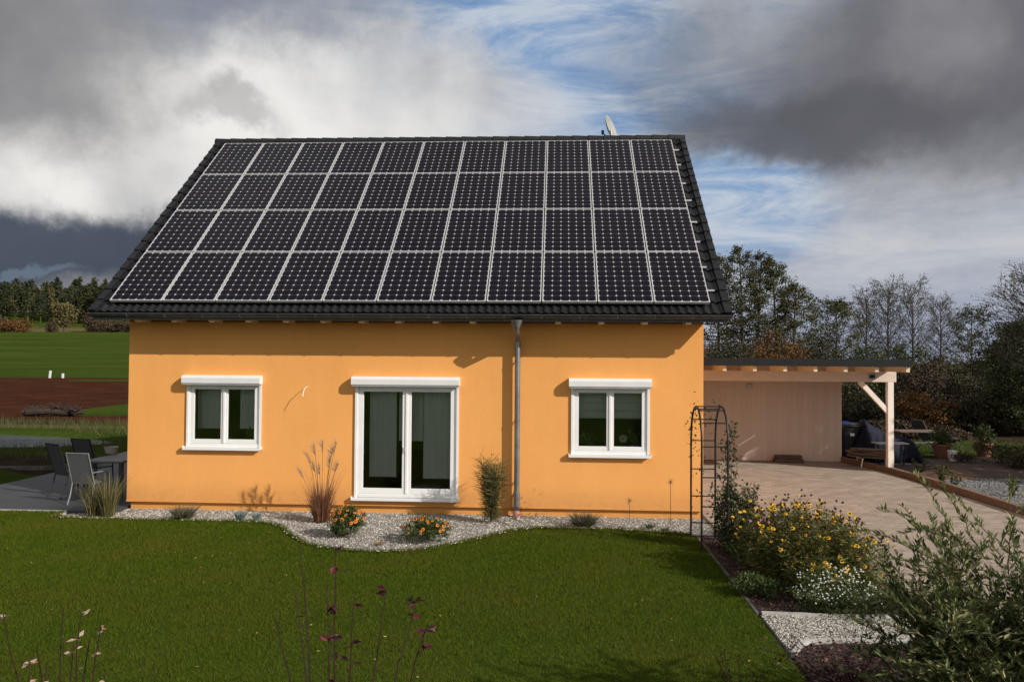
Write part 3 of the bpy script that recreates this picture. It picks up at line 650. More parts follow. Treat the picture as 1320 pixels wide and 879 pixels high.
# windows
def frame_rect(b, x0, x1, z0, z1, t, y0, y1, bot=None):
    bot = bot or t
    b.box(x0, x0+t, y0, y1, z0, z1); b.box(x1-t, x1, y0, y1, z0, z1)
    b.box(x0+t, x1-t, y0, y1, z1-t, z1); b.box(x0+t, x1-t, y0, y1, z0, z0+bot)
def window(x0, x1, z0, z1, bx0, bx1, door=False):
    b = MB(); y0 = WY-.02
    frame_rect(b, x0, x1, z0, z1, .062, y0, y0+.08, .075)
    xm = (x0+x1)/2
    w = H(b.build('window', M['white'], bevel=.004))
    w['label'] = 'tall white double garden door in the middle of the wall' if door else ('white double window with plant pots at the left' if x0 < -5 else 'white double window with roman blinds at the right')
    for s_ in (0, 1):
        a0, a1 = (x0+.064, xm-.002) if s_ == 0 else (xm+.002, x1-.064)
        sb = MB(); ys0 = y0+.012; st_ = .082 if door else .066
        frame_rect(sb, a0, a1, z0+.077, z1-.064, st_, ys0, ys0+.062, .10 if door else .075)
        sa = sb.build('sash', M['white'], w, bevel=.006); 
        pb = MB().box(a0+st_-.004, a1-st_+.004, ys0+.028, ys0+.036, z0+.077+(.10 if door else .075)-.004, z1-.064-st_+.004)
        pb.build('pane', M['glass'], w)
    # rounded mullion cover strip
    MB().box(xm-.022, xm+.022, y0-.006, y0+.0115, z0+.08, z1-.066).build('mullion', M['white'], w, bevel=.005)
    # shutter guides
    for ga, gb_ in ((x0-.012, x0+.034), (x1-.034, x1+.012)): MB().box(ga, gb_, y0-.014, y0-.001, z0, z1-.01).build('shutter_rail', M['white'], w, bevel=.003)
    # shutter box with a rounded front
    prof = [(WY-.001, 2.375), (WY-.15, 2.375), (WY-.165, 2.39)]
    prof += [(WY-.105-.062*math.cos(t), 2.475+.062*math.sin(t)) for t in np.linspace(-.1, PI/2, 8)] + [(WY-.001, 2.54)]
    n_ = len(prof); v = [(x, p[0], p[1]) for x in (bx0, bx1) for p in prof]
    sb = MB().add(v, [(k, n_+k, n_+(k+1) % n_, (k+1) % n_) for k in range(n_)]).add(v, [tuple(range(n_)), tuple(range(2*n_-1, n_-1, -1))])
    bo = sb.build('shutter_box', M['whitebox'], w)
    sbm = MB().box(bx0+.01, bx1-.01, WY-.15, WY-.13, 2.355, 2.374).build('shutter_slat', M['greymetal'], w)
    # sill
    sb = MB(); sb.box(bx0+.0, bx1-.0, WY-.085, WY-.0005, z0-.028, z0-.003); sb.box(bx0-.0, bx1+.0, WY-.092, WY-.0855, z0-.05, z0-.001)
    for x_ in (bx0-.004, bx1-.012): sb.box(x_, x_+.016, WY-.09, WY-.001, z0-.03, z0+.022)
    sb.build('sill', M['white'], w, bevel=.003)
    if door:
        MB().box(xm-.075, xm-.035, y0-.03, y0+.01, 1.12, 1.21).box(xm-.065, xm-.05, y0-.05, y0-.03, 1.10, 1.22).build('handle', M['greymetal'], w, bevel=.004)
        MB().box(x0+.06, x1-.06, y0-.010, y0-.0005, z0+.012, z0+.058).build('threshold', M['whitebox'], w, bevel=.003)
    return w
bxs = [(-7.11,-5.60), (-3.86,-1.83), (0.20,1.71)]
for k, (x0, x1, z0, z1) in enumerate(wins): window(x0, x1, z0, z1, *bxs[k], door=(k == 1))
# solar panels
PX0, PY0, PZ0, PW, PL = -8.387, 14.59, 3.918, 1.01, 1.67
def panel():
    v = MB().box(-.4775, .4775, -.8075, .8075, -.012, 0.0)
    p = v.build('solar_panel', M['solar'])
    fb = MB(); w_ = .0165; x1, y1 = .4935, .8235
    fb.box(-x1, -x1+w_, -y1, y1, -.04, .006); fb.box(x1-w_, x1, -y1, y1, -.04, .006)
    fb.box(-x1+w_, x1-w_, -y1, -y1+w_, -.04, .006); fb.box(-x1+w_, x1-w_, y1-w_, y1, -.04, .006)
    fb.box(-x1+w_, x1-w_, -y1+w_, y1-w_, -.02, -.0125)
    fb.build('frame', M['alu'], p)
    return p
p0 = None
for r_ in range(4):
    for c_ in range(11):
        if p0 is None: p = p0 = panel()
        else: p = p0.copy(); COL.objects.link(p); q = p0.children[0].copy(); COL.objects.link(q); q.parent = p
        s_ = (r_+.5)*PL; jit = rng.normal(0, .0018, 3)
        p.rotation_euler = (TH+jit[0], jit[1], 0); p.parent = house
        p.location = Vector((PX0+(c_+.5)*PW, PY0+s_*ct, PZ0+s_*st)) - house.location
        p['group'] = 'solar panels covering the roof'
for r_ in range(4):
    for fr_ in (.27, .73):
        s_ = (r_+fr_)*PL; y_, z_ = PY0+s_*ct+.055*st, PZ0+s_*st-.055*ct
        H(MB().bar((PX0-.03, y_, z_), (PX0+11*PW+(.09 if (r_+int(fr_*2)) % 2 else .13), y_, z_), .022, .03).build('mounting_rail', M['alu']))
# satellite dish on the far slope
dxx, dzz = A(787, 172, 20.55)
sd = MB(); prof = []
for k in range(8): r_ = .36*k/7; prof.append((r_, .09*(r_/.36)**2))
prof2 = prof + [(.365, .088)] + [(r_, z_-.012) for r_, z_ in reversed(prof)]
Mx = Matrix.Rotation(R(67), 4, 'Z') @ Matrix.Rotation(R(72), 4, 'X') @ Matrix.Translation((0,0,-.05))
sd.lathe(prof2, (dxx, 20.55, dzz+.10), 28, Mx)
dish = H(sd.build('satellite_dish', M['pale_dish'], smooth=True))
o = MB().tube([(dxx+.02, 20.6, RZ-1.1), (dxx+.02, 20.6, dzz+.1)], .022, 8).build('mast', M['zinc'], dish)
a0 = Vector((dxx, 20.55, dzz-.22)); a1 = Vector((A(777, 170, 20.3)[0], 20.35, A(777, 171, 20.35)[1]))
o = MB().tube([a0, a1], .012, 6).tube([a1+Vector((0,0,-.05)), a1+Vector((0,0,.05))], .035, 10).build('receiver_arm', M['blackiron'], dish)
# small wire hook on the wall
hx, hzz = A(396, 500, 15.0)
tag(MB().tube([(hx+.0, WY+.01, hzz+.02), (hx, WY-.10, hzz+.02), (hx-.01, WY-.2, hzz-.03), (hx-.015, WY-.26, hzz-.15)], .006, 6).build('hook', M['white']),
    'thin bent wire sticking out of the orange wall beside the left window', 'wire hook')

# curtains / blinds / window plants
def curtain(x0, x1, z0, z1, label, m='curtain', y=WY+.28, folds=5, depth=.012):
    nx = 40; xx = np.linspace(x0, x1, nx); yy = y+depth*np.sin((xx-x0)/(x1-x0)*folds*2*PI)
    v = [(a_, b_, z_) for z_ in (z0, z1) for a_, b_ in zip(xx, yy)] + [(a_, b_+.006, z_) for z_ in (z0, z1) for a_, b_ in zip(xx, yy)]
    n_ = nx; f = [(k, k+1, n_+k+1, n_+k) for k in range(n_-1)] + [(2*n_+k+1, 2*n_+k, 3*n_+k, 3*n_+k+1) for k in range(n_-1)]
    tag(MB().add(v, f).build('curtain', M[m], smooth=True), label, 'curtain')
curtain(-6.98,-6.40,1.50,2.36,'pale panel curtain in the left sash of the left window')
curtain(-6.14,-5.66,1.50,2.36,'pale panel curtain in the right sash of the left window')
curtain(-3.60,-3.08,.62,2.36,'long pale panel curtain behind the left garden door leaf', depth=.006)
curtain(-2.56,-1.96,.60,2.36,'long pale panel curtain behind the right garden door leaf', depth=.006)
curtain(-3.05,-2.58,1.30,2.36,'short narrow curtain at the middle of the garden door', y=WY+.36, depth=.006)
def roman(x0, x1, z0, z1, label):
    b = MB(); n_ = 4; prof = []
    for k in range(n_):
        za = z1-(z1-z0)*k/n_; zb = z1-(z1-z0)*(k+1)/n_
        prof += [(0, za), (-.035, zb+.03), (-.02, zb)]
    v = [(x, WY+.26+p[0], p[1]) for x in (x0, x1) for p in prof]; q = len(prof)
    b.add(v, [(k, q+k, q+k+1, k+1) for k in range(q-1)])
    v = [(x, WY+.268+p[0], p[1]) for x in (x0, x1) for p in prof]
    b.add(v, [(k, k+1, q+k+1, q+k) for k in range(q-1)])
    tag(b.build('roman_blind', M['blind']), label, 'blind')
roman(.34,.93,1.78,2.36,'pleated pale blind in the left sash of the right window')
roman(1.0,1.60,1.78,2.36,'pleated pale blind in the right sash of the right window')
# ------------------------------------------------------------------ plants toolbox
def bushy(b, c, r, n, L, W, squash=1.0, shell=0.45, clumps=None, fold=0.0, dirup=0.2):
    """leaves in clumps through the volume of an ellipsoid; c centre, r radii"""
    c = np.array(c, float); r = np.array(r, float)
    nc = clumps or max(8, n//60)
    u = rnd_unit(nc); rad = rng.random(nc)**shell; cc = u*rad[:, None]
    idx = rng.integers(0, nc, n); spread = 0.9/nc**(1/3)
    p = cc[idx] + rng.normal(size=(n, 3))*spread*0.55
    bright = rng.random(nc)
    pts = c + p*r
    d = rnd_unit(n); d[:, 2] += dirup; nr = rnd_unit(n); nr[:, 2] += .6
    var = np.clip(0.55*bright[idx]+0.45*rng.random(n), 0, 1)
    keep = pts[:, 2] > max(0.0, c[2]-r[2]*1.1)
    k = keep.nonzero()[0]
    b.leaves(pts[k], d[k], nr[k], rng.uniform(.7, 1.25, len(k))*L, rng.uniform(.7, 1.25, len(k))*W, var[k], fold)
    return b
def tuft(b, x, y, n, h, spread, W, z=0.0, r0=.05, droop=.3, hmin=.5, seg=4):
    a = rng.uniform(0, 2*PI, n); rr = np.sqrt(rng.random(n))*r0
    base = np.stack([x+np.cos(a)*rr, y+np.sin(a)*rr, np.full(n, z)], 1)
    hh = h*rng.uniform(hmin, 1, n); sp = spread*rng.random(n)**1.0*(hh/h)
    tip = base+np.stack([np.cos(a)*sp, np.sin(a)*sp, hh], 1)
    bend = np.stack([np.cos(a)*sp*droop*2, np.sin(a)*sp*droop*2, -hh*droop], 1)
    b.blades(base, tip, np.full(n, W), bend, rng.random(n), seg); return base, tip
def flower_mesh(name, m, mc, r=.03, petals=9):
    b = MB(); a = np.arange(petals)*2*PI/petals
    d = np.stack([np.cos(a), np.sin(a), np.full(petals, -.15)], 1)
    b.leaves(np.zeros((petals, 3)), d, np.tile((0,0,1.0), (petals, 1)), r, r*.72, rng.uniform(.35, 1, petals))
    o = b.build(name, m)
    cb = MB().lathe([(0,.012),(r*.22,.011),(r*.33,.004),(r*.30,-.004)], (0,0,0), 7); cb.build('flower_centre', mc, o)
    return o
def put_flowers(proto, parent, pts, nrm, sc=(0.8, 1.2)):
    for k, p in enumerate(pts):
        if k == 0: f = proto
        else:
            f = proto.copy(); COL.objects.link(f)
            for ch in proto.children: c2 = ch.copy(); COL.objects.link(c2); c2.parent = f
        f.parent = parent; f.location = p
        f.rotation_euler = Vector(nrm[k]).to_track_quat('Z', 'Y').to_euler(); s_ = random.uniform(*sc); f.scale = (s_,)*3

def stems_tubes(b, x, y, n, h, spread, r=.003, z=0.0):
    for k in range(n):
        a = random.uniform(0, 2*PI); s_ = spread*math.sqrt(random.random()); hh = h*random.uniform(.6, 1)
        b.tube([(x+math.cos(a)*s_*.15, y+math.sin(a)*s_*.15, z), (x+math.cos(a)*s_*.55, y+math.sin(a)*s_*.55, z+hh*.55), (x+math.cos(a)*s_, y+math.sin(a)*s_, z+hh)], [r, r*.8, r*.5], 4, cap=False)

# pots in the windows
def potplant(x, z, lab, s=1.0):
    t = thing('potted_plant', lab, 'potted plant', (x, WY+.13, z))
    MB().lathe([(0,0),(.045*s,0),(.06*s,.11*s),(.066*s,.11*s),(.06*s,.13*s),(.05*s,.12*s),(0,.115*s)], (0,0,0), 16).build('pot', M['curtain'], t)
    b = MB(); bushy(b, (0,0,.24*s), (.13*s,.07,.13*s), 220, .05*s, .03*s, clumps=14); V_('houseplant', [(0,(0.07,0.11,0.03)),(1,(0.26,0.36,0.12))], transl=.3); b.build('foliage', M['houseplant'], t)
window_board_z = 1.17
for x_, z_, l_, s_ in ((-6.30,1.17,'small green plant in a pale pot behind the left sash of the left window',.7),(-5.85,1.17,'bushy green pot plant behind the right sash of the left window',.9),(.55,1.13,'green plant in a pale pot on the sill of the right window, left pane',1.05),(1.42,1.13,'tall leafy plant behind the right pane of the right window',1.2)):
    potplant(x_, z_, l_, s_)
for x0, x1, z0, z1 in (wins[0], wins[2]):
    H(MB().box(x0, x1, WY+.07, WY+.42, z0-.025, z0-.002).build('window_board', M['white']))
# flower ornament on the right pane
b = MB(); a = np.arange(14)*2*PI/14; d = np.stack([np.cos(a), np.zeros(14), np.sin(a)], 1)
fx, fz = A(803, 565, 15.1)
b.leaves(np.tile((fx, WY+.035, fz), (14, 1)), d, np.tile((0,-1.0,0), (14, 1)), .085, .03, rng.uniform(.5, 1, 14)); V_('ornament', [(0,(0.35,0.25,0.06)),(.4,(0.75,0.72,0.45)),(1,(0.82,0.80,0.60))]); b.lathe([(0,.004),(.03,.003),(.03,-.003)], (0,0,0), 14, Matrix.Translation((fx, WY+.03, fz)) @ Matrix.Rotation(R(90), 4, 'X'), var=.1)
tag(b.build('window_ornament', M['ornament']), 'pale sunflower shaped ornament on the glass of the right window', 'ornament')

# ---- bed plants along the wall
def grass_thing(name, label, cat, px, py, specs, m, extra=None):
    x, y = G(px, py); t = thing(name, label, cat, (x, y, 0))
    b = MB()
    for (ox, oy, n, h, sp, W, dr) in specs: tuft(b, ox, oy, n, h, sp, W, 0, min(.12, sp*.45), dr)
    b.build('foliage', M[m], t)
    if extra: extra(t)
    return t
grass_thing('ornamental_grass', 'green and brown grass clump beside the left end of the gravel bed', 'grass clump', 132, 663,
    [(-.16,0,200,.60,.36,.012,.25),(.14,-.05,220,.78,.44,.012,.25),(.0,.08,80,.7,.6,.011,.35)], 'reed')
def plumes(t):
    b = MB(); pb = MB()
    tops = [(-.18,1.0),(-.30,1.15),(.02,1.40),(.22,1.30),(-.12,1.34),(.12,1.08),(.32,1.02),(-.05,.95),(-.38,.9),(.26,1.38)]
    for dx, h in tops:
        dy = random.uniform(-.12, .12)
        p = np.array([(dx*.1, dy*.2, 0), (dx*.45, dy*.6, h*.5), (dx*.8, dy, h*.85), (dx*1.0, dy, h)])
        b.tube(p, [.004,.0035,.003,.002], 4, cap=False)
        n = 70; q = rng.random(n)
        base = p[2]+(p[3]-p[2])*q[:, None]; tip = base+np.stack([rng.normal(-.05, .04, n), rng.normal(0, .03, n), rng.uniform(.03, .13, n)], 1)
        pb.blades(base, tip, np.full(n, .006), np.zeros((n, 3)), rng.random(n), 2)
    b.build('stem', M['brownstem'], t); pb.build('plume', M['plume'], t)
grass_thing('ornamental_grass', 'reddish brown maiden grass with feathery plumes left of the garden door', 'grass clump', 414, 671,
    [(0,0,480,.66,.34,.010,.2),(0,0,150,.98,.46,.008,.25),(0,0,120,.42,.42,.010,.3)], 'redgrass', plumes)

grass_thing('low_shrub', 'low brownish lavender cushion right of the patio corner', 'shrub', 236, 669, [(0,0,420,.27,.27,.016,.1),(0,0,200,.16,.30,.016,.1)], 'lavender')
grass_thing('low_shrub', 'low grey green lavender cushion under the right window', 'shrub', 752, 678, [(0,0,420,.25,.32,.016,.1),(0,0,200,.15,.34,.016,.1)], 'lavender')
grass_thing('blue_fescue', 'pale blue grass tuft nearer the left window', 'grass clump', 310, 670, [(0,0,260,.19,.14,.010,.15)], 'blueg')
grass_thing('blue_fescue', 'pale blue grass tuft nearer the plumed grass', 'grass clump', 331, 670, [(0,0,200,.15,.11,.010,.15)], 'blueg')
grass_thing('low_shrub', 'small dark cushion plant left of its twin by the arch', 'shrub', 838, 680, [(0,0,90,.10,.16,.010,.2)], 'bushleaf')
grass_thing('low_shrub', 'smallest dark cushion plant nearest the rose arch', 'shrub', 857, 684, [(0,0,70,.08,.13,.010,.2)], 'bushleaf')
grass_thing('dead_leaves', 'flattened patch of orange dry leaves on the gravel', 'leaves', 488, 701, [(0,0,60,.05,.16,.014,.2)], 'tan')
def flower_bush(px, py, rx, h, nf, label, seed):
    x, y = G(px, py); t = thing('flower_bush', label, 'flower bush', (x, y, 0), 0, 'orange flowering bushes on the gravel')
    b = MB(); bushy(b, (0,0,h*.5), (rx,rx*.85,h*.52), 4200, .05, .016, clumps=110, shell=.5); b.build('foliage', M['bushleaf'], t)
    u = rnd_unit(nf); u[:, 2] = np.abs(u[:, 2])*.8+.1; u[:, 1] -= .25; u /= np.linalg.norm(u, axis=1)[:, None]
    pts = u*np.array([rx*1.05, rx*.9, h*.60])+np.array([0,0,h*.47])
    nr = u+np.array([0,-.5,.5]); fm = flower_mesh('flower', M['flower_orange'], M['flower_brown'], .030)
    put_flowers(fm, t, pts, nr, (.8, 1.15))
flower_bush(446, 690, .30, .46, 52, 'rounded bush full of orange flowers beside the plumed grass', 1)
flower_bush(548, 696, .38, .36, 34, 'wider low bush with sparser orange flowers below the garden door', 2)
def allium(px, pytop, pyb, label):
    x, y = G(px, pyb); t = thing('dried_allium', label, 'dry flower', (x, y, 0)); _, zt = A(px, pytop, y)
    MB().tube([(0,0,0),(.005,0,zt*.5),(0,0,zt)], .005, 5).build('stem', M['brownstem'], t)
    b = MB(); n = 70; u = rnd_unit(n); b.blades(np.tile((0,0,zt), (n, 1)), u*.085+np.array([0,0,zt]), np.full(n, .004), np.zeros((n, 3)), rng.random(n), 1); b.build('seed_head', M['tan'], t)
allium(811, 645, 676, 'shorter dried round seed head under the right window'); allium(864, 621, 679, 'taller dried round seed head close to the corner of the wall')

# ---- rose arch
AX0, AX1, AY0, AY1 = 2.17, 2.56, 12.35, 13.33
ar = thing('rose_arch', 'black metal garden arch at the corner of the lawn', 'garden arch', ((AX0+AX1)/2, (AY0+AY1)/2, 0))
def arch_hoop(x):
    ym = 0; hs = 1.62; r_ = (AY1-AY0)/2; pts = [(x, -r_, -.05), (x, -r_, .8), (x, -r_, hs)]
    for t in np.linspace(PI, 0, 15)[1:-1]: pts.append((x, r_*math.cos(t), hs+math.sin(t)*.54))
    return pts+[(x, r_, hs), (x, r_, .8), (x, r_, -.05)]
dxh = (AX1-AX0)/2
for x in (-dxh, dxh):
    for off in (0,): MB().tube(arch_hoop(x), .0165, 8).build('hoop', M['blackiron'], ar, smooth=True)
for ys_ in (-(AY1-AY0)/2, (AY1-AY0)/2):
    for z_ in (.25, .68, 1.12, 1.58): MB().tube([(-dxh, ys_, z_), (dxh, ys_, z_)], .0095, 6).build('crossbar', M['blackiron'], ar)
for t in (R(35), R(65), R(90), R(115), R(145)):
    y_, z_ = (AY1-AY0)/2*math.cos(t), 1.62+.54*math.sin(t); MB().tube([(-dxh, y_, z_), (dxh, y_, z_)], .0095, 6).build('crossbar', M['blackiron'], ar)
# climbing rose on it
cr = thing('climbing_rose', 'dark leaved climber growing up the black arch', 'climbing plant', (AX0+.43, AY0-.02, 0))
b = MB(); lb = MB()
for k in range(16):
    x0, y0 = random.uniform(-.10, .26), random.uniform(.10, .50); hh = random.uniform(.5, 1.1) if k > 4 else random.uniform(1.5, 2.0)
    pts = [(x0*.4, y0*.4, 0)]
    for q in range(1, 7): pts.append((x0+random.uniform(-.09, .09)*q/3, y0+random.uniform(-.08, .08)*q/3, hh*q/6))
    b.tube(pts, [.006*(1-.1*q) for q in range(7)], 4, cap=False)
    pp = np.array(pts); n = int(210 if hh < 1.4 else 90)
    s_ = rng.random(n)*5.999; i0 = s_.astype(int); base = pp[i0]+(pp[i0+1]-pp[i0])*(s_-i0)[:, None]
    lb.leaves(base+rng.normal(0, .045, (n, 3)), rnd_unit(n), rnd_unit(n)+np.array([0,0,.8]), rng.uniform(.045,.075, n), rng.uniform(.028,.044, n), rng.random(n), .15)
b.build('stem', M['brownstem'], cr)
# sparse sprays round the top and the far pole
for c_, n in (((-.40,1.0,1.70),46),((-.28,.75,2.0),36),((-.30,.98,1.2),26),((-.34,1.0,.8),14),((-.05,.95,1.9),20),((.1,.95,1.35),60),((.15,.9,.95),60),((-.42,.9,1.95),14)):
    p = np.array(c_)+rng.normal(0, 1, (n, 3))*np.array([.05,.1,.18])
    lb.leaves(p, rnd_unit(n), rnd_unit(n)+np.array([0,0,.8]), rng.uniform(.035,.06, n), rng.uniform(.022,.036, n), rng.random(n)*(.9 if c_[0] < 0 else .4)+(.0 if c_[0] < 0 else .6), .15)
lb.build('foliage', M['roseleaf'], cr)
# dark rosehip stems right of the arch
def leafy_stems(name, label, x, y, n, h, spread, m, mstem, leaf=(.04,.02), per=26, cat='shrub', z=0):
    t = thing(name, label, cat, (x, y, z)); b = MB(); lb = MB()
    for k in range(n):
        a = random.uniform(0, 2*PI); s_ = spread*math.sqrt(random.random()); hh = h*random.uniform(.65, 1)
        pts = np.array([(math.cos(a)*s_*q**1.3+random.uniform(-.015, .015), math.sin(a)*s_*q**1.3+random.uniform(-.015, .015), hh*q) for q in np.linspace(0, 1, 6)])
        b.tube(pts, np.linspace(.005, .002, 6), 4, cap=False)
        m_ = per; s2 = (rng.random(m_)**.8)*4.999; i0 = s2.astype(int); base = pts[i0]+(pts[i0+1]-pts[i0])*(s2-i0)[:, None]
        d = rnd_unit(m_); d[:, 2] = np.abs(d[:, 2])*.6
        lb.leaves(base, d, rnd_unit(m_)+np.array([0,0,1.0]), rng.uniform(.7, 1.2, m_)*leaf[0], rng.uniform(.7, 1.2, m_)*leaf[1], rng.random(m_), .15)
    b.build('stem', M[mstem], t); lb.build('foliage', M[m], t); return t
x, y = G(633, 672); leafy_stems('ornamental_grass', 'tall upright leafy green grass clump left of the downpipe', x, y, 75, 1.16, .26, 'reed', 'greenstem', (.24,.011), 26, 'grass clump')
x, y = G(962, 700); leafy_stems('rose_bush', 'dark leaved rose bush just right of the arch', x, y, 22, .95, .26, 'roseleaf', 'brownstem', leaf=(.055,.030), per=46)
x, y = G(962, 690); t = thing('feather_grass', 'tan feathery grass behind the rose bush by the driveway', 'grass clump', (x, y, 0))
b = MB(); tuft(b, 0, 0, 300, .62, .55, .007, 0, .08, .35); b.build('foliage', M['tan'], t)

# ---- yellow coneflower mass, asters
rx0, ry0 = 3.26, 10.95
rud = thing('coneflower_bush', 'large clump of yellow coneflowers and brown seed heads beside the driveway', 'flower bush', (rx0, ry0, 0))
b = MB(); lb = MB(); heads = []; 
for k in range(330):
    # footprint: ellipse stretched along the bed
    u = rng.normal(size=2); u /= np.linalg.norm(u); u *= math.sqrt(rng.random())
    bx, by = u[0]*.64+ -.10*u[1], u[1]*1.25
    hh = (1.0-.35*(u[0]**2+u[1]**2))*rng.uniform(.62, 1.08)*(1.0 if by > -.9 else .8)
    lx, ly = bx+rng.normal(0, .12)+u[0]*.12, by+rng.normal(0, .12)
    pts = np.array([(bx, by, 0), ((bx+lx)/2+rng.normal(0,.02), (by+ly)/2, hh*.5), (lx, ly, hh)])
    b.tube(pts, [.0035,.003,.002], 3, cap=False)
    heads.append((lx, ly, hh))
    m_ = 84; s2 = rng.random(m_)*.95; i0 = (s2*2).astype(int); fr = (s2*2-i0)[:, None]; base = pts[i0]+(pts[np.minimum(i0+1, 2)]-pts[i0])*fr
    d = rnd_unit(m_); d[:, 2] = d[:, 2]*.5+.25
    lb.leaves(base+rng.normal(0,.03,(m_,3)), d, rnd_unit(m_)+np.array([0,0,.8]), rng.uniform(.05,.10, m_), rng.uniform(.012,.022, m_), rng.random(m_)**1.2, .12)
b.build('stem', M['brownstem'], rud); lb.build('foliage', M['rudleaf'], rud)
heads = np.array(heads); idx = rng.permutation(len(heads)); yl = heads[idx[:150]]; br_ = heads[idx[150:]]
fm = flower_mesh('flower', M['flower_yellow'], M['flower_brown'], .034, 9)
vis = yl[np.argsort(yl[:, 1])]
put_flowers(fm, rud, [tuple(p) for p in vis[:100]], [(random.gauss(0,.5), -.7, .8) for _ in range(100)], (.7, 1.15))
fb = MB()
for p in vis[100:]:
    a = np.arange(8)*2*PI/8; fb.leaves(np.tile(p, (8, 1)), np.stack([np.cos(a), np.sin(a)*.8, np.sin(a)*.5-.1], 1), np.tile((0,-.6,.8), (8, 1)), .03, .02, rng.uniform(.35, 1, 8))
fb.build('flowers', M['flower_yellow'], rud)['kind'] = 'stuff'
sb = MB()
br2 = np.concatenate([br_, heads[idx[:90]]+rng.normal(0, .05, (90, 3)), heads[idx[100:260]]+rng.normal(0, .06, (160, 3))])
for p in br2: sb.lathe([(0,.016),(.012,.012),(.017,0),(.010,-.012),(0,-.014)], tuple(p), 6, var=random.random())
sb.build('seed_heads', M['flower_brown'], rud)['kind'] = 'stuff'
x, y = G(1078, 790); ast = thing('aster_bush', 'low mound of small white asters in front of the yellow flowers', 'flower bush', (x, y, 0))
b = MB(); bushy(b, (0,0,.20), (.52,.36,.30), 5200, .035, .012, clumps=90); b.build('foliage', M['bushleaf'], ast)
b = MB(); n = 260; u = rnd_unit(n); u[:, 2] = np.abs(u[:, 2]); p = u*np.array([.50,.36,.36])*rng.uniform(.45, 1.12, (n, 1))+np.array([0,0,.17])
for q in p:
    a = np.arange(6)*2*PI/6+random.random(); dd = np.stack([np.cos(a), np.sin(a)*.7, np.sin(a)*.6], 1); b.leaves(np.tile(q, (6, 1)), dd, np.tile((0,-.7,.7), (6, 1)), .012, .008, rng.uniform(.3, 1, 6))
b.build('flowers', M['flower_white'], ast)['kind'] = 'stuff'
x, y = G(1002, 735); t = thing('mauve_aster', 'few mauve flowers among the coneflowers', 'flower', (x-.15, y-.2, 0))
b = MB(); stems_tubes(b, 0, 0, 12, .72, .35); b.build('stem', M['greenstem'], t)
b = MB()
for q in range(14):
    c = np.array([rng.normal(0,.22), rng.normal(-.1,.12), rng.uniform(.45,.85)]); a = np.arange(7)*2*PI/7; b.leaves(np.tile(c, (7, 1)), np.stack([np.cos(a), np.sin(a)*.7, np.sin(a)*.6], 1), np.tile((0,-.7,.7), (7, 1)), .02, .012, rng.random(7))
b.build('flowers', M['flower_mauve'], t)
for px, py, r_, h_, lab, mm in ((975,768,.28,.30,'dark green leafy clump at the lawn side of the yellow flowers','bushleaf'),(1150,790,.42,.34,'feathery dark green ground plant right of the white asters','hedge_green'),(946,714,.20,.32,'low dark leaves at the foot of the rose arch','roseleaf'),(1095,755,.35,.5,'green stems between the asters and the driveway','rudleaf')):
    x, y = G(px, py); t = thing('leafy_plant', lab, 'plant', (x, y, 0)); b = MB(); bushy(b, (0,0,h_*.45), (r_,r_,h_*.5), 1100, .055, .02, clumps=40); b.build('foliage', M[mm], t)
    b = MB(); stems_tubes(b, 0, 0, 10, h_*.8, r_*.7); b.build('stem', M['greenstem'], t)

# ---- big arching shrub, lower right
wx, wy = 3.08, 5.65
wl = thing('arching_shrub', 'big shrub with long arching leafy branches at the lower right', 'shrub', (wx, wy, 0))
b = MB(); lb = MB()
def spray(p0, p1, sag, leafL=.060, leafW=.0175, r=.006, per=46, tone=0.0, leaf_from=.3):
    p0 = np.array(p0, float); p1 = np.array(p1, float); n = 10; t = np.linspace(0, 1, n)[:, None]
    pts = p0+(p1-p0)*t; pts[:, 2] += 4*sag*(t*(1-t))[:, 0]; pts[1:-1] += rng.normal(0, .008, (n-2, 3))
    b.tube(pts, np.linspace(r, .0012, n), 4, cap=False)
    k = per; s_ = np.sort(leaf_from+(1-leaf_from)*rng.random(k))*(n-1.001); i0 = s_.astype(int); base = pts[i0]+(pts[i0+1]-pts[i0])*(s_-i0)[:, None]
    tg = pts[i0+1]-pts[i0]; tg /= np.linalg.norm(tg, axis=1)[:, None]
    side = np.cross(tg, np.array([0,0,1.0])); side /= (np.linalg.norm(side, axis=1)[:, None]+1e-6)
    sg = np.where(np.arange(k) % 2 == 0, 1, -1)[:, None]
    d = tg*.75+side*sg*.7+np.array([0,0,.35])+rng.normal(0,.22,(k,3))
    lb.leaves(base, d, np.array([0,0,1.0])+rng.normal(0,.4,(k,3)), rng.uniform(.7,1.25,k)*leafL, rng.uniform(.8,1.2,k)*leafW, np.clip(rng.random(k)*.9+tone, 0, 1), .18)
    return pts
for k in range(190):
    az = rng.uniform(0, 2*PI); L_ = rng.uniform(.35, 1.32); el = rng.uniform(.10, 1.25)
    p1 = np.array([math.cos(az)*L_*math.cos(el)*.88, math.sin(az)*L_*math.cos(el)*.9, .30+L_*1.18*math.sin(el)])
    p1[2] = min(p1[2], 1.72); p1[2] -= .15*max(0, -p1[0])
    pts = spray((rng.normal(0,.12), rng.normal(0,.12), .02), p1, (.10+.12*rng.random()), r=.008, per=95, leaf_from=.12, tone=.1*rng.random())
    for q in range(9):
        c = pts[rng.integers(2, 10)]; dd = rng.normal(0, .20, 3)+(p1/np.linalg.norm(p1))*.14; spray(c, c+dd, .02, r=.003, per=40, leaf_from=.05, tone=.15*rng.random())
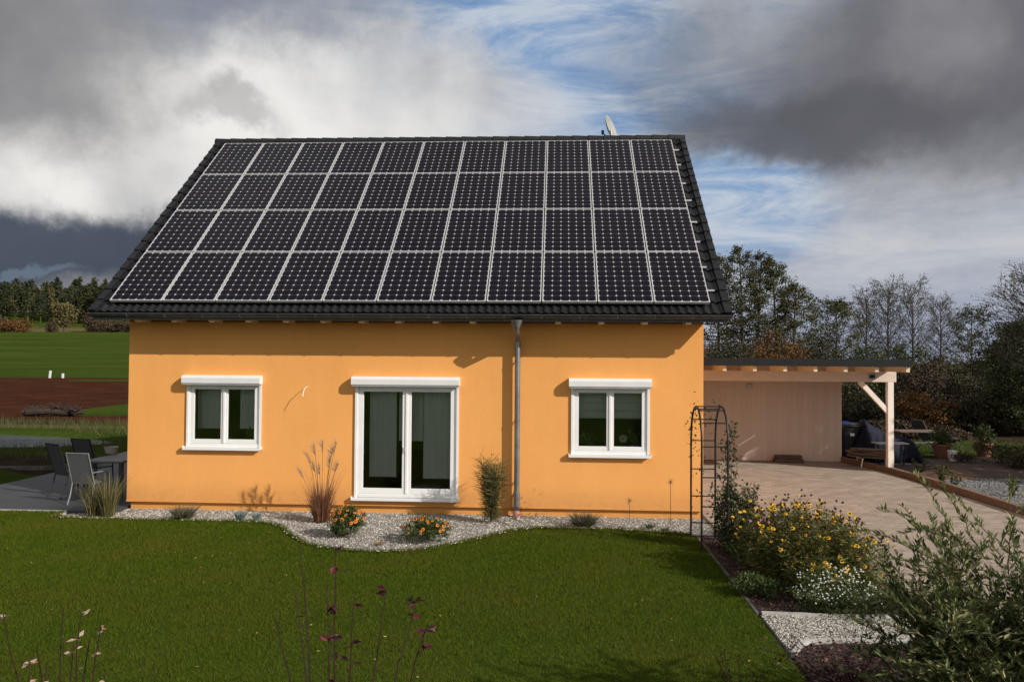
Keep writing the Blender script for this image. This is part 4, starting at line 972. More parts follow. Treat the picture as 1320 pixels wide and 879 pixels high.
# the long shoots seen against the driveway
def long_shoot(pa, pb_, Ya, Yb, sag, per, tone=0.25):
    xa, za = A(*pa, Ya); xb, zb = A(*pb_, Yb); o = np.array([wx, wy, 0]); pts = spray(np.array([xa, Ya, za])-o, np.array([xb, Yb, zb])-o, sag, leafL=.060, leafW=.0165, r=.005, per=int(per*1.3), leaf_from=.02, tone=tone); return pts
long_shoot((1235,735),(1078,683),5.4,5.7,.06,60); long_shoot((1240,725),(1130,655),5.4,5.6,.06,44)
long_shoot((1220,745),(1118,722),5.3,5.2,.05,40,.0); long_shoot((1262,740),(1180,612),5.4,5.8,.02,46)
long_shoot((1300,740),(1305,622),5.3,5.2,.0,26); long_shoot((1270,720),(1215,628),5.5,5.7,.0,40)
long_shoot((1290,715),(1228,640),5.6,5.9,.04,46); long_shoot((1230,700),(1160,690),5.2,5.2,.05,40,.05); long_shoot((1200,780),(1138,735),5.2,5.1,.04,40,0)
long_shoot((1190,820),(1095,803),4.9,4.7,.03,30,0); long_shoot((1290,700),(1345,625),5.4,5.4,.05,46); long_shoot((1180,800),(1128,760),5.0,5.0,.03,30,0)
bushy(lb, (0.05,0,.80), (.78,.62,.80), 8000, .055, .017, clumps=260, shell=.5, fold=.18)
b.build('branches', M['brownstem'], wl); lb.build('foliage', M['willow'], wl)
# low dark red barberry in the mulch
x, y = G(1085, 885); leafy_stems('red_barberry', 'low dark red barberry on the bark mulch', x, y-.2, 90, .42, .75, 'barberry', 'redstem', (.03,.014), 34)
x, y = G(940, 900); leafy_stems('red_seedling', 'sparse red leaved sprig on the lawn edge at the bottom', x, y-.3, 10, .5, .3, 'barberry', 'redstem', (.035,.02), 8, 'plant')

# ---- foreground stems
def shoot_shrub(name, label, cat, Y, bx, tops, m, mstem, leafL, leafW, leafy, r=.0085):
    x0, _ = A(bx, 700, Y); t = thing(name, label, cat, (x0, Y, 0)); b = MB(); lb = MB()
    for (px, py, spots) in tops:
        yy = Y+random.uniform(-.15, .15); xt, zt = A(px, py, yy)
        base = np.array([random.uniform(-.06, .06)+(xt-x0)*.25, 0, 0]); tip = np.array([xt-x0, yy-Y, zt]); q = np.linspace(0, 1, 9)[:, None]
        mid = np.array([(xt-x0)*.55, 0, zt*.5]); pts = (1-q)**2*base+2*q*(1-q)*(mid*1.0)+q*q*tip; pts[1:-1] += rng.normal(0,.004,(7,3))
        b.tube(pts, np.linspace(r, .0028, 9), 5, cap=False)
        for (f_, cnt) in spots:
            s_ = f_*7.999; i0 = int(s_); c = pts[i0]+(pts[i0+1]-pts[i0])*(s_-i0)
            d = rnd_unit(cnt, .5); d[:, 0] *= 1.6
            lb.leaves(np.tile(c, (cnt, 1))+rng.normal(0,.010,(cnt,3)), d, rnd_unit(cnt)*.8+np.array([0,-.6,.6]), rng.uniform(.7,1.2,cnt)*leafL, rng.uniform(.7,1.2,cnt)*leafW, rng.random(cnt), .2)
    b.build('stems', M[mstem], t); lb.build('foliage', M[m], t)
shoot_shrub('purple_shrub', 'bare dark red shoots with few purple leaves in front of the lawn', 'shrub', 4.6, 440,
    [(386,706,[(.75,1)]),(432,706,[(.99,3),(.94,2),(.80,6),(.72,5),(.64,3),(.56,4)]),(421,752,[(.8,3),(.9,2)]),(457,768,[(.97,2),(.82,4),(.75,3)]),(499,757,[(.99,4)]),(537,771,[(.99,6),(.93,4)]),(551,806,[(.98,6),(.90,4)]),(355,796,[]),(381,760,[(.9,1)])],
    'ninebark', 'redstem', .062, .030, True)
shoot_shrub('dogwood_shrub', 'red stems with a few pale variegated leaves at the lower left', 'shrub', 4.3, 80,
    [(82,783,[(.5,0)]),(105,787,[(.98,3),(.90,3)]),(95,829,[(.97,3)]),(130,807,[(.98,3),(.90,2)]),(38,848,[(.98,5),(.9,3)]),(4,790,[(.98,3)]),(48,838,[(.97,3)]),(137,862,[(.95,4)]),(115,825,[(.9,1)]),(60,852,[(.9,2)])],
    'dogleaf', 'redstem', .048, .020, True, .007)

# ------------------------------------------------------------------ carport
PY_, PXc = 21.67, 8.66
cp = thing('carport', 'whitewashed timber carport with a flat dark edged roof beside the house', 'carport', (5.7, PY_, 0))
def C(o): o.parent = cp; o.location = -cp.location; return o
x_r = A(1153, 480, PY_)[0]; zb0 = A(1153, 492.5, PY_)[1]; zb1 = A(1153, 479, PY_)[1]
pw = .15; px_c = A(1147, 550, PY_)[0]
C(MB().box(px_c-pw/2, px_c+pw/2, PY_-pw/2, PY_+pw/2, -.1, zb0-.002).build('post', M['timber_post'], bevel=.006))
C(MB().box(WX1+.002, x_r+.02, PY_-.07, PY_+.07, zb0, zb1).build('beam', M['timber'], bevel=.006))
bx0, bz0 = A(1108, 493, PY_); C(MB().bar((bx0, PY_, zb0+.01), (px_c-.03, PY_, zb0-.80), .10, .12).build('brace', M['timber_post'], bevel=.004))
C(MB().bar((bx0, PY_+6.2, zb0+.01), (px_c-.03, PY_+6.2, zb0-.80), .10, .12).build('brace', M['timber_post'], bevel=.004))
yf = PY_-1.45
xf = A(1175, 466, yf)[0]; zf0, zf1 = A(1175, 473, yf)[1], A(1175, 463.5, yf)[1]
C(MB().box(WX1+.05, xf, yf-.02, yf+.02, zf0, zf1).build('fascia', M['anthracite'], bevel=.003))
C(MB().box(xf-.04, xf, yf+.02, 25.0, zf0, zf1).build('fascia', M['anthracite']))
C(MB().box(WX1+.05, xf-.042, yf+.022, 25.0, zf1-.10, zf1-.03).build('roof_deck', M['timber']))
C(MB().box(px_c-.06, px_c+.06, PY_+.072, 24.9, zb0, zb1-.002).build('beam', M['timber'], bevel=.006))
for k, px in enumerate((923, 960, 997, 1034, 1071, 1109, 1147)):
    xr = A(px, 476, PY_-.3)[0]
    C(MB().box(xr-.045, xr+.045, yf+.06, 24.9, zb1+.0, zf1-.103).build('rafter', M['rafter'], bevel=.004))
bw = A(1085, 560, 23.75)[0]
b = MB(); x = WX1+.005; k = 0      # vertical tongue-and-groove boards
while x < bw-.01:
    x2 = min(x+.146, bw); b.box(x, x2-.002, 23.75, 23.775, .02, 2.62, var=random.random()); x += .146
b.box(WX1+.005, bw, 23.776, 23.87, .02, 2.62)
V_('boards', [(0,(0.56,0.465,0.41)),(1,(0.60,0.505,0.445))], rough=.75)
C(b.build('back_wall', M['boards']))
b = MB(); 
yq = 23.88
while yq < 26.3: b.box(bw-.025, bw, yq, yq+.142, .02, 2.62, var=random.random()); yq += .146
C(b.build('side_wall', M['boards']))
xx, zz = A(966, 498, 23.72); lamp = C(MB().box(xx-.09, xx+.09, 23.70, 23.748, zz-.06, zz+.06).build('wall_lamp', M['greymetal'], bevel=.01))
xx, zz = A(1124, 485, PY_-.09); o = C(MB().box(xx-.10, xx+.10, PY_-.105, PY_-.071, zz-.085, zz+.075).build('meter_box', M['greymetal'], bevel=.006))
MB().box(xx-.065, xx+.065, PY_-.112, PY_-.106, zz-.05, zz+.04).build('box_window', M['anthracite'], o)
tag(MB().box(-.40,.40,-.14,.14,.0,.10).box(-.36,.36,-.12,.12,.105,.20).build('doorstep_crate', M['darkwood'], bevel=.01), 'low dark wooden crate on the paving against the carport wall', 'crate').location = (A(1016,592,23.5)[0], 23.5, .01)
# timber kerb
kb = strip('driveway_kerb', [(8.14,24.0),(8.40,22.6),(8.64,21.55),(8.78,20),(8.84,18),(8.86,15.9),(8.96,8.4)], .14, .20, -.05, M['kerbwood']); struct(kb)

# ------------------------------------------------------------------ right yard things
xb, yb = G(1090, 597); 
bn = thing('wheelie_bin', 'dark wheeled bin with a blue lid edge behind the carport wall', 'bin', (xb+.45, 24.5, 0))
v = [(sx*w_, sy*d_, z_) for w_, d_, z_ in ((.22,.26,.08),(.29,.36,.98)) for sy in (-1,1) for sx in (-1,1)]
MB().add(v, [(0,2,3,1),(4,5,7,6),(0,1,5,4),(2,6,7,3),(0,4,6,2),(1,3,7,5)]).build('body', M['binblack'], bn, bevel=.02)
MB().box(-.31,.31,-.40,.38,.985,1.03).box(-.26,.26,-.33,.33,1.03,1.07).build('lid', M['binblack'], bn, bevel=.02)
MB().tube([(-.25,.42,.98),(.25,.42,.98)], .018, 8).build('handle', M['blue'], bn)
MB().box(-.10,.02,-.365,-.355,.72,.80).build('sticker', M['white'], bn)
for s_ in (-1, 1): MB().lathe([(0,-.03),(.10,-.03),(.10,.03),(0,.03)], (0,0,0), 16, Matrix.Translation((s_*.27,.30,.10)) @ Matrix.Rotation(R(90), 4, 'Y')).build('wheel', M['blackiron'], bn)
MB().box(-.26,-.05,-.20,.0,1.07,1.12).build('blue_cap', M['blue'], bn)
# covered motorcycle: draped tarp over a ridge with a tall front and low tail
xt, yt = A(1140, 597, 24.2)[0], 24.2
nx, ny = 60, 20
prof_x = np.array([-.98,-.85,-.62,-.35,-.05,.25,.55,.80,.98]); prof_h = np.array([.25,.62,1.22,1.05,.90,.78,.72,.60,.18])
uu = np.linspace(-.98,.98,nx); hh = np.interp(uu, prof_x, prof_h)
vs = []
for k, u in enumerate(uu):
    for q in range(ny+1):
        t = q/ny*2-1; wv = (.38+.05*math.sin(u*9))*(1-.25*max(0, u-.4)); prof = (1-abs(t)**2.6)
        fo = .025*math.sin(u*17+t*5)+.02*math.sin(u*31-t*9)
        zq = max(0.0, hh[k]*prof**.62+fo*(abs(t) > .15)); vs.append((u, wv*np.sign(t)*abs(t)**.8+fo*.8, zq if abs(t) < .999 else .03))
f = [(k*(ny+1)+q, (k+1)*(ny+1)+q, (k+1)*(ny+1)+q+1, k*(ny+1)+q+1) for k in range(nx-1) for q in range(ny)]
o = MB().add(vs, f).build('covered_motorcycle', M['tarp'], smooth=True); o.location = (xt, yt, -.02)
so = o.modifiers.new('thick', 'SOLIDIFY'); so.thickness = .012
tag(o, 'motorcycle hidden under a navy tarpaulin behind the carport post', 'covered motorcycle')
# stacked planks on a trestle
xp, yp = A(1128, 605, 22.6)[0], 22.75
ps = thing('trestle', 'low white legged trestle carrying the old planks beside the carport post', 'trestle', (xp, yp, 0))
for xx in (-.35,.40):
    MB().bar((xx-.05,-.25,0),(xx,-.2,.24),.025).bar((xx+.05,.25,0),(xx,.2,.24),.025).bar((xx,-.25,.24),(xx,.25,.24),.025).build('leg', M['white'], ps)
for k, (dz, ang, ln, dy) in enumerate(((.26,6,1.15,0),(.30,-5,1.05,.05),(.34,9,1.1,-.04),(.385,-9,1.2,.02),(.43,3,1.0,.0),(.475,12,.95,-.03))):
    o = MB().box(-ln/2,ln/2,-.20+dy,.14+dy,0,.032).build('plank', M['oldwood'] if k % 2 else M['kerbwood'], bevel=.003)
    o.location = (xp-.1, yp, dz); o.rotation_euler = (0, R(3 if k % 2 else 4), R(ang))
    tag(o, ['lowest','second','third','fourth','fifth','topmost'][k]+' old brown plank in the pile on the trestle', 'plank', 'planks piled beside the carport post')
# garden table + lounger behind
def slab_table(name, label, x, y, w, d, h, mtop, tilt=0):
    t = thing(name, label, 'table', (x, y, 0), R(tilt)); MB().box(-w/2,w/2,-d/2,d/2,h-.035,h).build('tabletop', mtop, t, bevel=.005)
    for sx in (-1,1):
        for sy in (-1,1): MB().bar((sx*(w/2-.12), sy*(d/2-.08), 0),(sx*(w/2-.06), sy*(d/2-.06), h-.036),.035).build('leg', M['blackiron'], t)
    return t
slab_table('garden_table', 'pale topped garden table right of the covered motorcycle', A(1183,570,26.4)[0], 26.4, 1.5, .75, .72, M['oldwood'], 4)
slab_table('garden_bench', 'low pale bench in front of the garden table', A(1183,582,25.6)[0], 25.6, 1.6, .32, .42, M['concrete'], 4)['category'] = 'bench'
slab_table('side_table', 'small light slab table showing behind the carport post', A(1146,572,23.4)[0], 23.35, .9, .4, .62, M['concrete'], 2)
xl = A(1197,578,26.9)[0]; t = thing('deck_chair', 'dark deck chair with tilted back by the garden table', 'chair', (xl+.1, 27.3, 0), R(15))
MB().bar((-.02,0,.40),(-.34,0,1.0),.56,.03,up=(1,0,0)).build('backrest', M['mesh'], t)
MB().box(-.0,.5,-.27,.27,.38,.41).build('seat', M['mesh'], t)
for sy in (-.28,.28): MB().bar((-.15,sy,0),(.45,sy,.60),.03).bar((.40,sy,0),(-.1,sy,.60),.03).build('leg', M['blackiron'], t)
def big_pot(px, py, label, r=.26, h=.42, seed=0):
    x, y = G(px, py); t = thing('potted_plant', label, 'potted plant', (x, y, 0))
    MB().lathe([(0,0),(r*.72,0),(r*.95,h*.88),(r*1.08,h*.88),(r*1.08,h),(r*.95,h),(r*.9,h*.9),(0,h*.88)], (0,0,0), 20).build('pot', M['terracotta'], t)
    b = MB(); bushy(b, (0,0,h+.22), (r*1.25,r*1.1,.28), 700, .09, .035, clumps=26, dirup=.8); tuft(b, 0, 0, 80, .65, .3, .016, h*.8, .1, .15); b.build('foliage', M['hedge_green'], t)
big_pot(1214, 590, 'terracotta pot with a leafy plant left of the white bucket'); big_pot(1268, 588, 'terracotta pot with a leafy plant farther right in the yard', .25, .42)
x, y = G(1228, 594); bk = thing('bucket', 'white bucket standing on the soil of the yard', 'bucket', (x, y, 0))
MB().lathe([(0,0),(.10,0),(.13,.28),(.14,.28),(.14,.30),(.125,.30),(.095,.02),(0,.02)], (0,0,0), 18).build('body', M['white'], bk); MB().tube([(.135*math.cos(t), 0, .28+.06*math.sin(t)*-1) for t in np.linspace(0, PI, 9)], .005, 5).build('handle', M['greymetal'], bk)
x, y = G(1238, 592); gr = thing('kettle_grill', 'small dark round grill on legs behind the white bucket', 'grill', (x+.1, y+.9, 0))
MB().lathe([(0,.40),(.15,.42),(.25,.50),(.27,.56),(.26,.57),(.2,.60),(0,.62)], (0,0,0), 20).build('bowl', M['blackiron'], gr, smooth=True)
for a_ in (0, 2.1, 4.2): MB().bar((math.cos(a_)*.15, math.sin(a_)*.15, .45),(math.cos(a_)*.26, math.sin(a_)*.26, 0),.02).build('leg', M['blackiron'], gr)
x, y = G(1224, 614); rr = np.linspace(0, 1, 8); md = MB(); 
vs = [(0,0,.26)]; 
for r_ in rr[1:]:
    for k in range(24): a_ = k*2*PI/24; w_ = 1+.12*math.sin(3*a_)+.08*math.sin(5*a_+1); vs.append((.85*r_*w_*math.cos(a_), .6*r_*w_*math.sin(a_), .26*(1-r_)**1.0*(1+.15*math.sin(7*a_))-.02*(r_ == 1)))
md.add(vs, [(0, 1+k, 1+(k+1) % 24) for k in range(24)]); md.add(vs, [(1+q*24+k, 1+(q+1)*24+k, 1+(q+1)*24+(k+1) % 24, 1+q*24+(k+1) % 24) for q in range(6) for k in range(24)])
o = md.build('soil_heap', M['mound'], smooth=True); o.location = (x, y, -.01); tag(o, 'small heap of reddish soil in the yard', 'soil heap')
x, y = G(1248, 597); t = thing('weed_clump', 'low leafy weeds right of the bucket', 'plant', (x, y+.4, 0)); b = MB(); bushy(b, (0,0,.12), (.5,.3,.16), 500, .09, .03); b.build('foliage', M['brownleaf'], t)
for k, (px, py, r_, lab) in enumerate(((1290,597,.8,'low dark shrub at the right end of the yard'),(1325,603,.7,'low dark shrub cut by the right edge of the photo'))):
    x, y = G(px, py); t = thing('low_shrub', lab, 'shrub', (x, y, 0)); b = MB(); bushy(b, (0,0,.25), (r_,.5,.35), 1600, .08, .035, clumps=60); b.build('foliage', M['hedge'], t); b = MB(); stems_tubes(b, 0, 0, 12, .45, r_*.6, .006); b.build('stem', M['brownstem'], t)
for k, (px, py, n, lab) in enumerate(((1180,612,7,'leafy green shoots by the timber kerb nearest the post'),(1206,622,10,'tallest dark shoots behind the timber kerb'),(1222,630,8,'light green shoots behind the kerb, farther forward'),(1296,640,8,'single pale shoot by the kerb near the right edge'))):
    x, y = G(px, py); leafy_stems('weeds', lab, x+.15, y, n, .45, .28, 'hedge_green', 'greenstem', (.09,.04), 16, 'plant')
xx, zz = A(1247, 491, 31); 

# ------------------------------------------------------------------ patio things (left)
def chair(name, label, x, y, rz, textile, metal):
    t = thing(name, label, 'chair', (x, y, .012), rz, 'patio chairs round the table')
    # faces +Y; back at -Y leaning away
    v = []
    MB().bar((0,-.21,.44),(0,-.42,1.08),.46,.02,up=(0,1,0.2)).build('backrest', M[textile], t)
    MB().box(-.23,.23,-.22,.24,.43,.45).build('seat', M[textile], t)
    for sx in (-.25,.25):
        MB().tube([(sx,-.43,1.10),(sx,-.30,.70),(sx,-.21,.45),(sx,-.27,.2),(sx,-.36,0)], .014, 8).build('leg', M[metal], t, smooth=True)
        MB().tube([(sx,.27,0),(sx,.24,.3),(sx,.22,.62),(sx,.1,.66),(sx,-.28,.67)], .014, 8).build('leg', M[metal], t, smooth=True)
    for q_ in ((.245,.43),(-.43,1.09)): MB().tube([(-.25,*q_),(.25,*q_)], .012, 6).build('crossbar', M[metal], t)
    return t
tb = thing('patio_table', 'dark grey patio table by the left corner of the house', 'table', (-9.25, 16.9, .012))
MB().box(-.42,.42,-.95,.95,.70,.74).build('tabletop', M['tabletop'], tb, bevel=.006)
for sx in (-.37,.37):
    for sy in (-.88,.88): MB().box(sx-.035,sx+.035,sy-.035,sy+.035,0,.698).build('leg', M['mesh'], tb)
chair('patio_chair', 'grey backed chair with a light frame at the near end of the table', -9.18, 15.42, R(-4), 'meshgrey', 'chairframe').scale = (.92,)*3
chair('patio_chair', 'charcoal high backed chair farthest left at the table', -10.02, 16.2, R(-30), 'mesh', 'blackiron')
chair('patio_chair', 'charcoal high backed chair behind the light framed one', -10.15, 17.25, R(-14), 'mesh', 'blackiron')
x_, z_ = A(146, 588, 17.2)
tag(MB().lathe([(0,0),(.12,0),(.15,.14),(.14,.14),(.11,.02),(0,.02)], (0,0,0), 16).build('bowl', M['concrete'], smooth=False), 'pale grey bowl on the patio table', 'bowl').location = (x_-.1, 17.3, .753)
b = MB()
for k in range(26):
    bx, by = -11.6+.35*(k % 9)+random.uniform(-.05,.05), 22.4+.1*random.random()
    z0 = .01+.19*(k//9); s_ = random.uniform(.8, 1.1)
    b.box(bx-.17*s_, bx+.17*s_, by-.15, by+.15, z0, z0+.18, var=random.random())
sw = b.build('stone_wall', M['stone'], bevel=.03); tag(sw, 'low dry stone wall at the far end of the patio', 'stone wall')
tag(strip('garden_edging', [(-26,18.3),(-13.2,20.1),(-11.9,21.4)], .06, .10, -.045, M['stone']), None, None)['kind'] = 'structure'
# log pile across the pond
lx, ly = -24.3, 37.6
for k in range(9):
    a_ = random.uniform(-.7,.7) if k else .05; L_ = random.uniform(.6, 1.3) if k else 2.0; r_ = random.uniform(.07,.13) if k else .17
    b_ = None; ox = [-.1,-1.0,-.85,.7,.95,.1,.45,-.45,1.1][k]; oy = random.uniform(-.25,.25); oz = [.18,.10,.28,.12,.26,.36,.12,.10,.12][k]
    pts = np.array([(ox-L_/2*math.cos(a_), oy-L_/2*math.sin(a_), oz), (ox, oy, oz+.05), (ox+L_/2*math.cos(a_), oy+L_/2*math.sin(a_), oz+random.uniform(-.05,.1))])
    lm = MB().tube(pts, [r_, r_*.9, r_*.7], 9)
    for q_ in range(5):
        e0 = pts[random.choice((0,2,1))]; e1 = e0+np.array([random.uniform(-.45,.45), random.uniform(-.2,.2), random.uniform(.1,.45)]); lm.tube([e0, (e0+e1)/2+rng.normal(0,.06,3), e1], [.045,.03,.012], 5)
    o = lm.build('log', M['deadwood'], smooth=False); o.location = (lx, ly, float(hz(lx, ly)))
    tag(o, 'dead tree log in the heap on the bare soil across the pond', 'log', 'logs heaped across the pond')
for px, py, s_ in ((64,487,1.0),(81,487,.62)):
    x, y = G(px, py, .15); o = MB().box(-.13,.13,-.05,.05,0,.95*s_).box(-.1301,.1301,-.0501,.0501,.6*s_,.68*s_).build('marker_post', M['white']); o.location = (x, y, float(hz(x, y)))
    o.rotation_euler = (0, R(6) if s_ == 1 else 0, 0)
    tag(o, ('taller' if s_ == 1 else 'shorter')+' white marker post at the foot of the green field', 'marker post')

# ------------------------------------------------------------------ trees
def tree(name, label, x, y, h, crown_r, base_h, m, nleaf, leaf, bark='bark', trunk_r=None, limbs=34, shape='oval', twigs=7, lean=0.0, cat='tree', group=None, spread=.5, up=.5, trunks=1, z=None):
    z = float(hz(x, y)) if z is None else z
    t = thing(name, label, cat, (x, y, z-.1), 0, group); b = MB(); lb = MB(); anchors = []
    trunk_r = trunk_r or h*.012
    for tk in range(trunks):
        ox = (tk-(trunks-1)/2)*crown_r*.35; ln = lean+(tk-(trunks-1)/2)*.06
        q = np.linspace(0, 1, 8); hh = h*(1 if tk == 0 else random.uniform(.8,.97))
        tp = np.stack([ox+ln*h*q**1.5+np.cumsum(rng.normal(0,.012*h/8,8)), np.cumsum(rng.normal(0,.012*h/8,8)), hh*q], 1)
        b.tube(tp, trunk_r*(1-.9*q)+.01, 7)
        for k in range(limbs//trunks):
            f_ = (k+random.random())/(limbs//trunks); zz = base_h+(hh*.98-base_h)*f_
            qq = zz/hh*7; i0 = min(int(qq), 6); p0 = tp[i0]+(tp[i0+1]-tp[i0])*(qq-i0)
            if shape == 'cone': rr = crown_r*(1-f_)**.75*(.75+.35*random.random())+.25
            elif shape == 'oval': rr = crown_r*math.sqrt(max(.04, 1-(2*f_-.85)**2*.9))*(.65+.45*random.random())
            else: rr = crown_r*(.45+.55*math.sin(f_*PI*.9+.3))*(.6+.5*random.random())
            az = k*2.399+random.uniform(-.4,.4); uu_ = up*(.5+f_)*rr
            p1 = p0+np.array([math.cos(az)*rr, math.sin(az)*rr, uu_]); pm = (p0+p1)/2+np.array([0,0,-.08*rr])+rng.normal(0,.05*rr,3)
            lp = np.array([p0, (p0+pm)/2, pm, (pm+p1)/2, p1])
            b.tube(lp, np.linspace(max(.012, trunk_r*.34*(1-f_)+.012), .008, 5), 4, cap=False)
            for w_ in range(twigs):
                s_ = random.uniform(.25, 1.0)*3.999; i1 = int(s_); c = lp[i1]+(lp[i1+1]-lp[i1])*(s_-i1)
                d = rng.normal(0, 1, 3); d[2] = abs(d[2])*.8+.2; d += np.array([math.cos(az), math.sin(az), 0])*.8; d /= np.linalg.norm(d)
                l_ = rr*random.uniform(.22,.45)+.15; e = c+d*l_
                b.tube([c, (c+e)/2+rng.normal(0,.03*l_,3), e], [.011,.008,.005], 3, cap=False)
                anchors.append(c+(e-c)*.55); anchors.append(e)
                if nleaf == 0 or shape == 'bare':
                    for _ in range(3):
                        c2 = c+(e-c)*random.uniform(.3,1); d2 = d+rng.normal(0,.6,3); e2 = c2+d2/np.linalg.norm(d2)*l_*.6
                        b.tube([c2, e2], [.007,.004], 3, cap=False); anchors.append(e2)
    b.build('trunk', M[bark], t)
    if nleaf:
        an = np.array(anchors); keepc = rng.random(len(an)) < .78; an = an[keepc]; na = len(an); br = rng.random(na)
        idx = rng.integers(0, na, nleaf); p = an[idx]+rng.normal(0, 1, (nleaf, 3))*np.array([1,1,.7])*spread*crown_r*.22
        lb.leaves(p, rnd_unit(nleaf), rnd_unit(nleaf)+np.array([0,0,.5]), rng.uniform(.7,1.4,nleaf)*leaf, rng.uniform(.7,1.3,nleaf)*leaf*.75, np.clip(.5*br[idx]+.5*rng.random(nleaf), 0, 1))
        lb.build('crown', M[m], t)
    return t
def htop(px, py, Y): x, z = A(px, py, Y); return x, z
def tree_at(px, pytop, Y, wpx, label, m, nleaf, leaf, name='tree', **k):
    x, zt = htop(px, pytop, Y); z0 = float(hz(x, Y)); h = zt-z0
    return tree(name, label, x, Y, h, wpx/2/CF*Y, h*k.pop('bh', .25), m, nleaf, leaf, **k)
tg = 'trees on the skyline behind the carport'
tree_at(927,328,52,80,'loose leafed tall tree half hidden by the right roof edge','alder',9000,.105,'alder_tree',shape='cone',bh=.3,group=tg,limbs=60,twigs=8,spread=.28,up=.25)
tree_at(966,318,50,84,'tallest dark alder just right of the roof','alder',16000,.105,'alder_tree',shape='cone',bh=.22,group=tg,limbs=84,twigs=8,spread=.26,up=.25,trunks=2)
tree_at(1012,334,50,92,'second tall pointed alder right of the roof','alder',17000,.105,'alder_tree',shape='cone',bh=.18,group=tg,limbs=84,twigs=8,spread=.26,up=.22,trunks=2)
tree_at(1078,388,54,80,'rounded leafy tree above the middle of the carport roof','alder',10500,.105,'round_tree',shape='oval',bh=.2,group=tg,limbs=66,twigs=8,spread=.30,up=.45)
tree_at(1116,384,58,46,'bare twiggy tree left of its two bare neighbours','alder',2200,.085,'bare_tree',bark='twig',shape='bare',bh=.2,group=tg,limbs=66,twigs=9,up=1.35,spread=.3)
tree_at(1145,376,58,48,'middle one of the three close bare trees','alder',3000,.085,'bare_tree',bark='twig',shape='bare',bh=.2,group=tg,limbs=66,twigs=9,up=1.35,spread=.3)
tree_at(1177,377,58,50,'right one of the three close bare trees','alder',2400,.085,'bare_tree',bark='twig',shape='bare',bh=.2,group=tg,limbs=66,twigs=9,up=1.35,spread=.3)
tree_at(1213,390,60,48,'lone slender bare tree between carport and dark tree','alder',1500,.085,'bare_tree',bark='twig',shape='bare',bh=.15,group=tg,limbs=74,twigs=10,up=.9,spread=.3)
tree_at(1252,399,52,60,'thin dark leafed tree right of the bare ones','alder',5200,.10,'slender_tree',shape='tall',bh=.2,group=tg,limbs=56,twigs=8,spread=.3)
tree_at(1352,362,30,150,'overhanging bare topped tree at the right edge','alder',1800,.07,'bare_tree',bark='bark',shape='bare',bh=.45,limbs=60,twigs=10,up=.35,spread=.3)
tree_at(1322,418,33,105,'green bushy tree filling the right edge','hedge_green',20000,.085,'green_tree',shape='oval',bh=.06,limbs=80,twigs=8,spread=.4)
tree_at(1295,440,40,60,'olive bushy tree in front of the right tree edge','hedge_green',9000,.10,'green_tree',shape='oval',bh=.06,limbs=60,spread=.4)
# the thicket: individual bushes
def bush(px, pytop, Y, wpx, m, label, n=3600, leaf=.17, name='bush', zb=None):
    x, zt = htop(px, pytop, Y); z0 = float(hz(x, Y)); h = zt-z0; r_ = wpx/2/CF*Y
    t = thing(name, label, 'bush', (x, Y, z0-.05), 0, 'thicket behind the yard' if px > 900 else None); b = MB()
    for k in range(14):
        a_ = random.uniform(0, 2*PI); s_ = r_*.75*math.sqrt(random.random()); hh = h*random.uniform(.6,.98)
        b.tube([(0,0,0),(math.cos(a_)*s_*.5, math.sin(a_)*s_*.5, hh*.5),(math.cos(a_)*s_, math.sin(a_)*s_, hh)], [.05,.03,.01], 5, cap=False)
        for _ in range(4):
            q = random.uniform(.4,1); c = np.array([math.cos(a_)*s_*q, math.sin(a_)*s_*q, hh*q]); b.tube([c, c+rng.normal(0,.3,3)*h*.2+np.array([0,0,.12*h])], [.012,.005], 3, cap=False)
    b.build('stems', M['bark'], t); lb = MB()
    bushy(lb, (0,0,h*.5), (r_,r_*.8,h*.48), n, leaf, leaf*.7, clumps=130, shell=.42); lb.build('foliage', M[m], t)
BU = [(938,430,44,90,'hedge','dark bush at the house end of the thicket'),(1000,418,46,90,'orange','rusty orange bush above the carport roof'),(1050,425,47,80,'hedge','dark green bush above the middle of the carport roof'),(1010,470,40,130,'hedge','dark bush behind the carport wall'),
 (1110,445,46,90,'hedge_green','olive bush over the right half of the carport roof'),(1165,440,46,90,'hedge_green','tall olive bush just left of the carport roof end'),(1215,455,44,100,'hedge','dark bush right of the carport roof end'),(1262,458,44,90,'hedge','dark bush between the slender and the green tree'),
 (1120,505,34,100,'hedge','dark bush seen through the carport brace'),(1182,505,34,90,'orange','orange leafed bush right of the carport post'),(1150,540,31.5,90,'brownleaf','low brown bush behind the covered motorcycle'),(1228,520,34,95,'hedge','dark bush behind the white bucket'),
 (1280,500,34,110,'hedge','broad dark bush behind the right pot'),(1330,490,34,100,'hedge','dark bush at the right edge of the yard'),(1205,548,31.5,80,'brownleaf','low brownish bush behind the left pot'),(1190,470,38,90,'brownleaf','brown twiggy bush above the orange one'),(1245,480,38,90,'hedge','tall dark bush below the slender tree'),(1310,455,40,90,'hedge','tall dark bush under the right tree'),(1075,470,42,100,'hedge','dark bush behind the carport beam'),(1380,480,36,110,'hedge','dark bush just beyond the right edge')]
for px, py, Y, w_, m_, lab in BU: bush(px, py, Y, w_, m_, lab, n=9500 if Y < 41 else 8000, leaf=.10 if Y < 41 else .125)
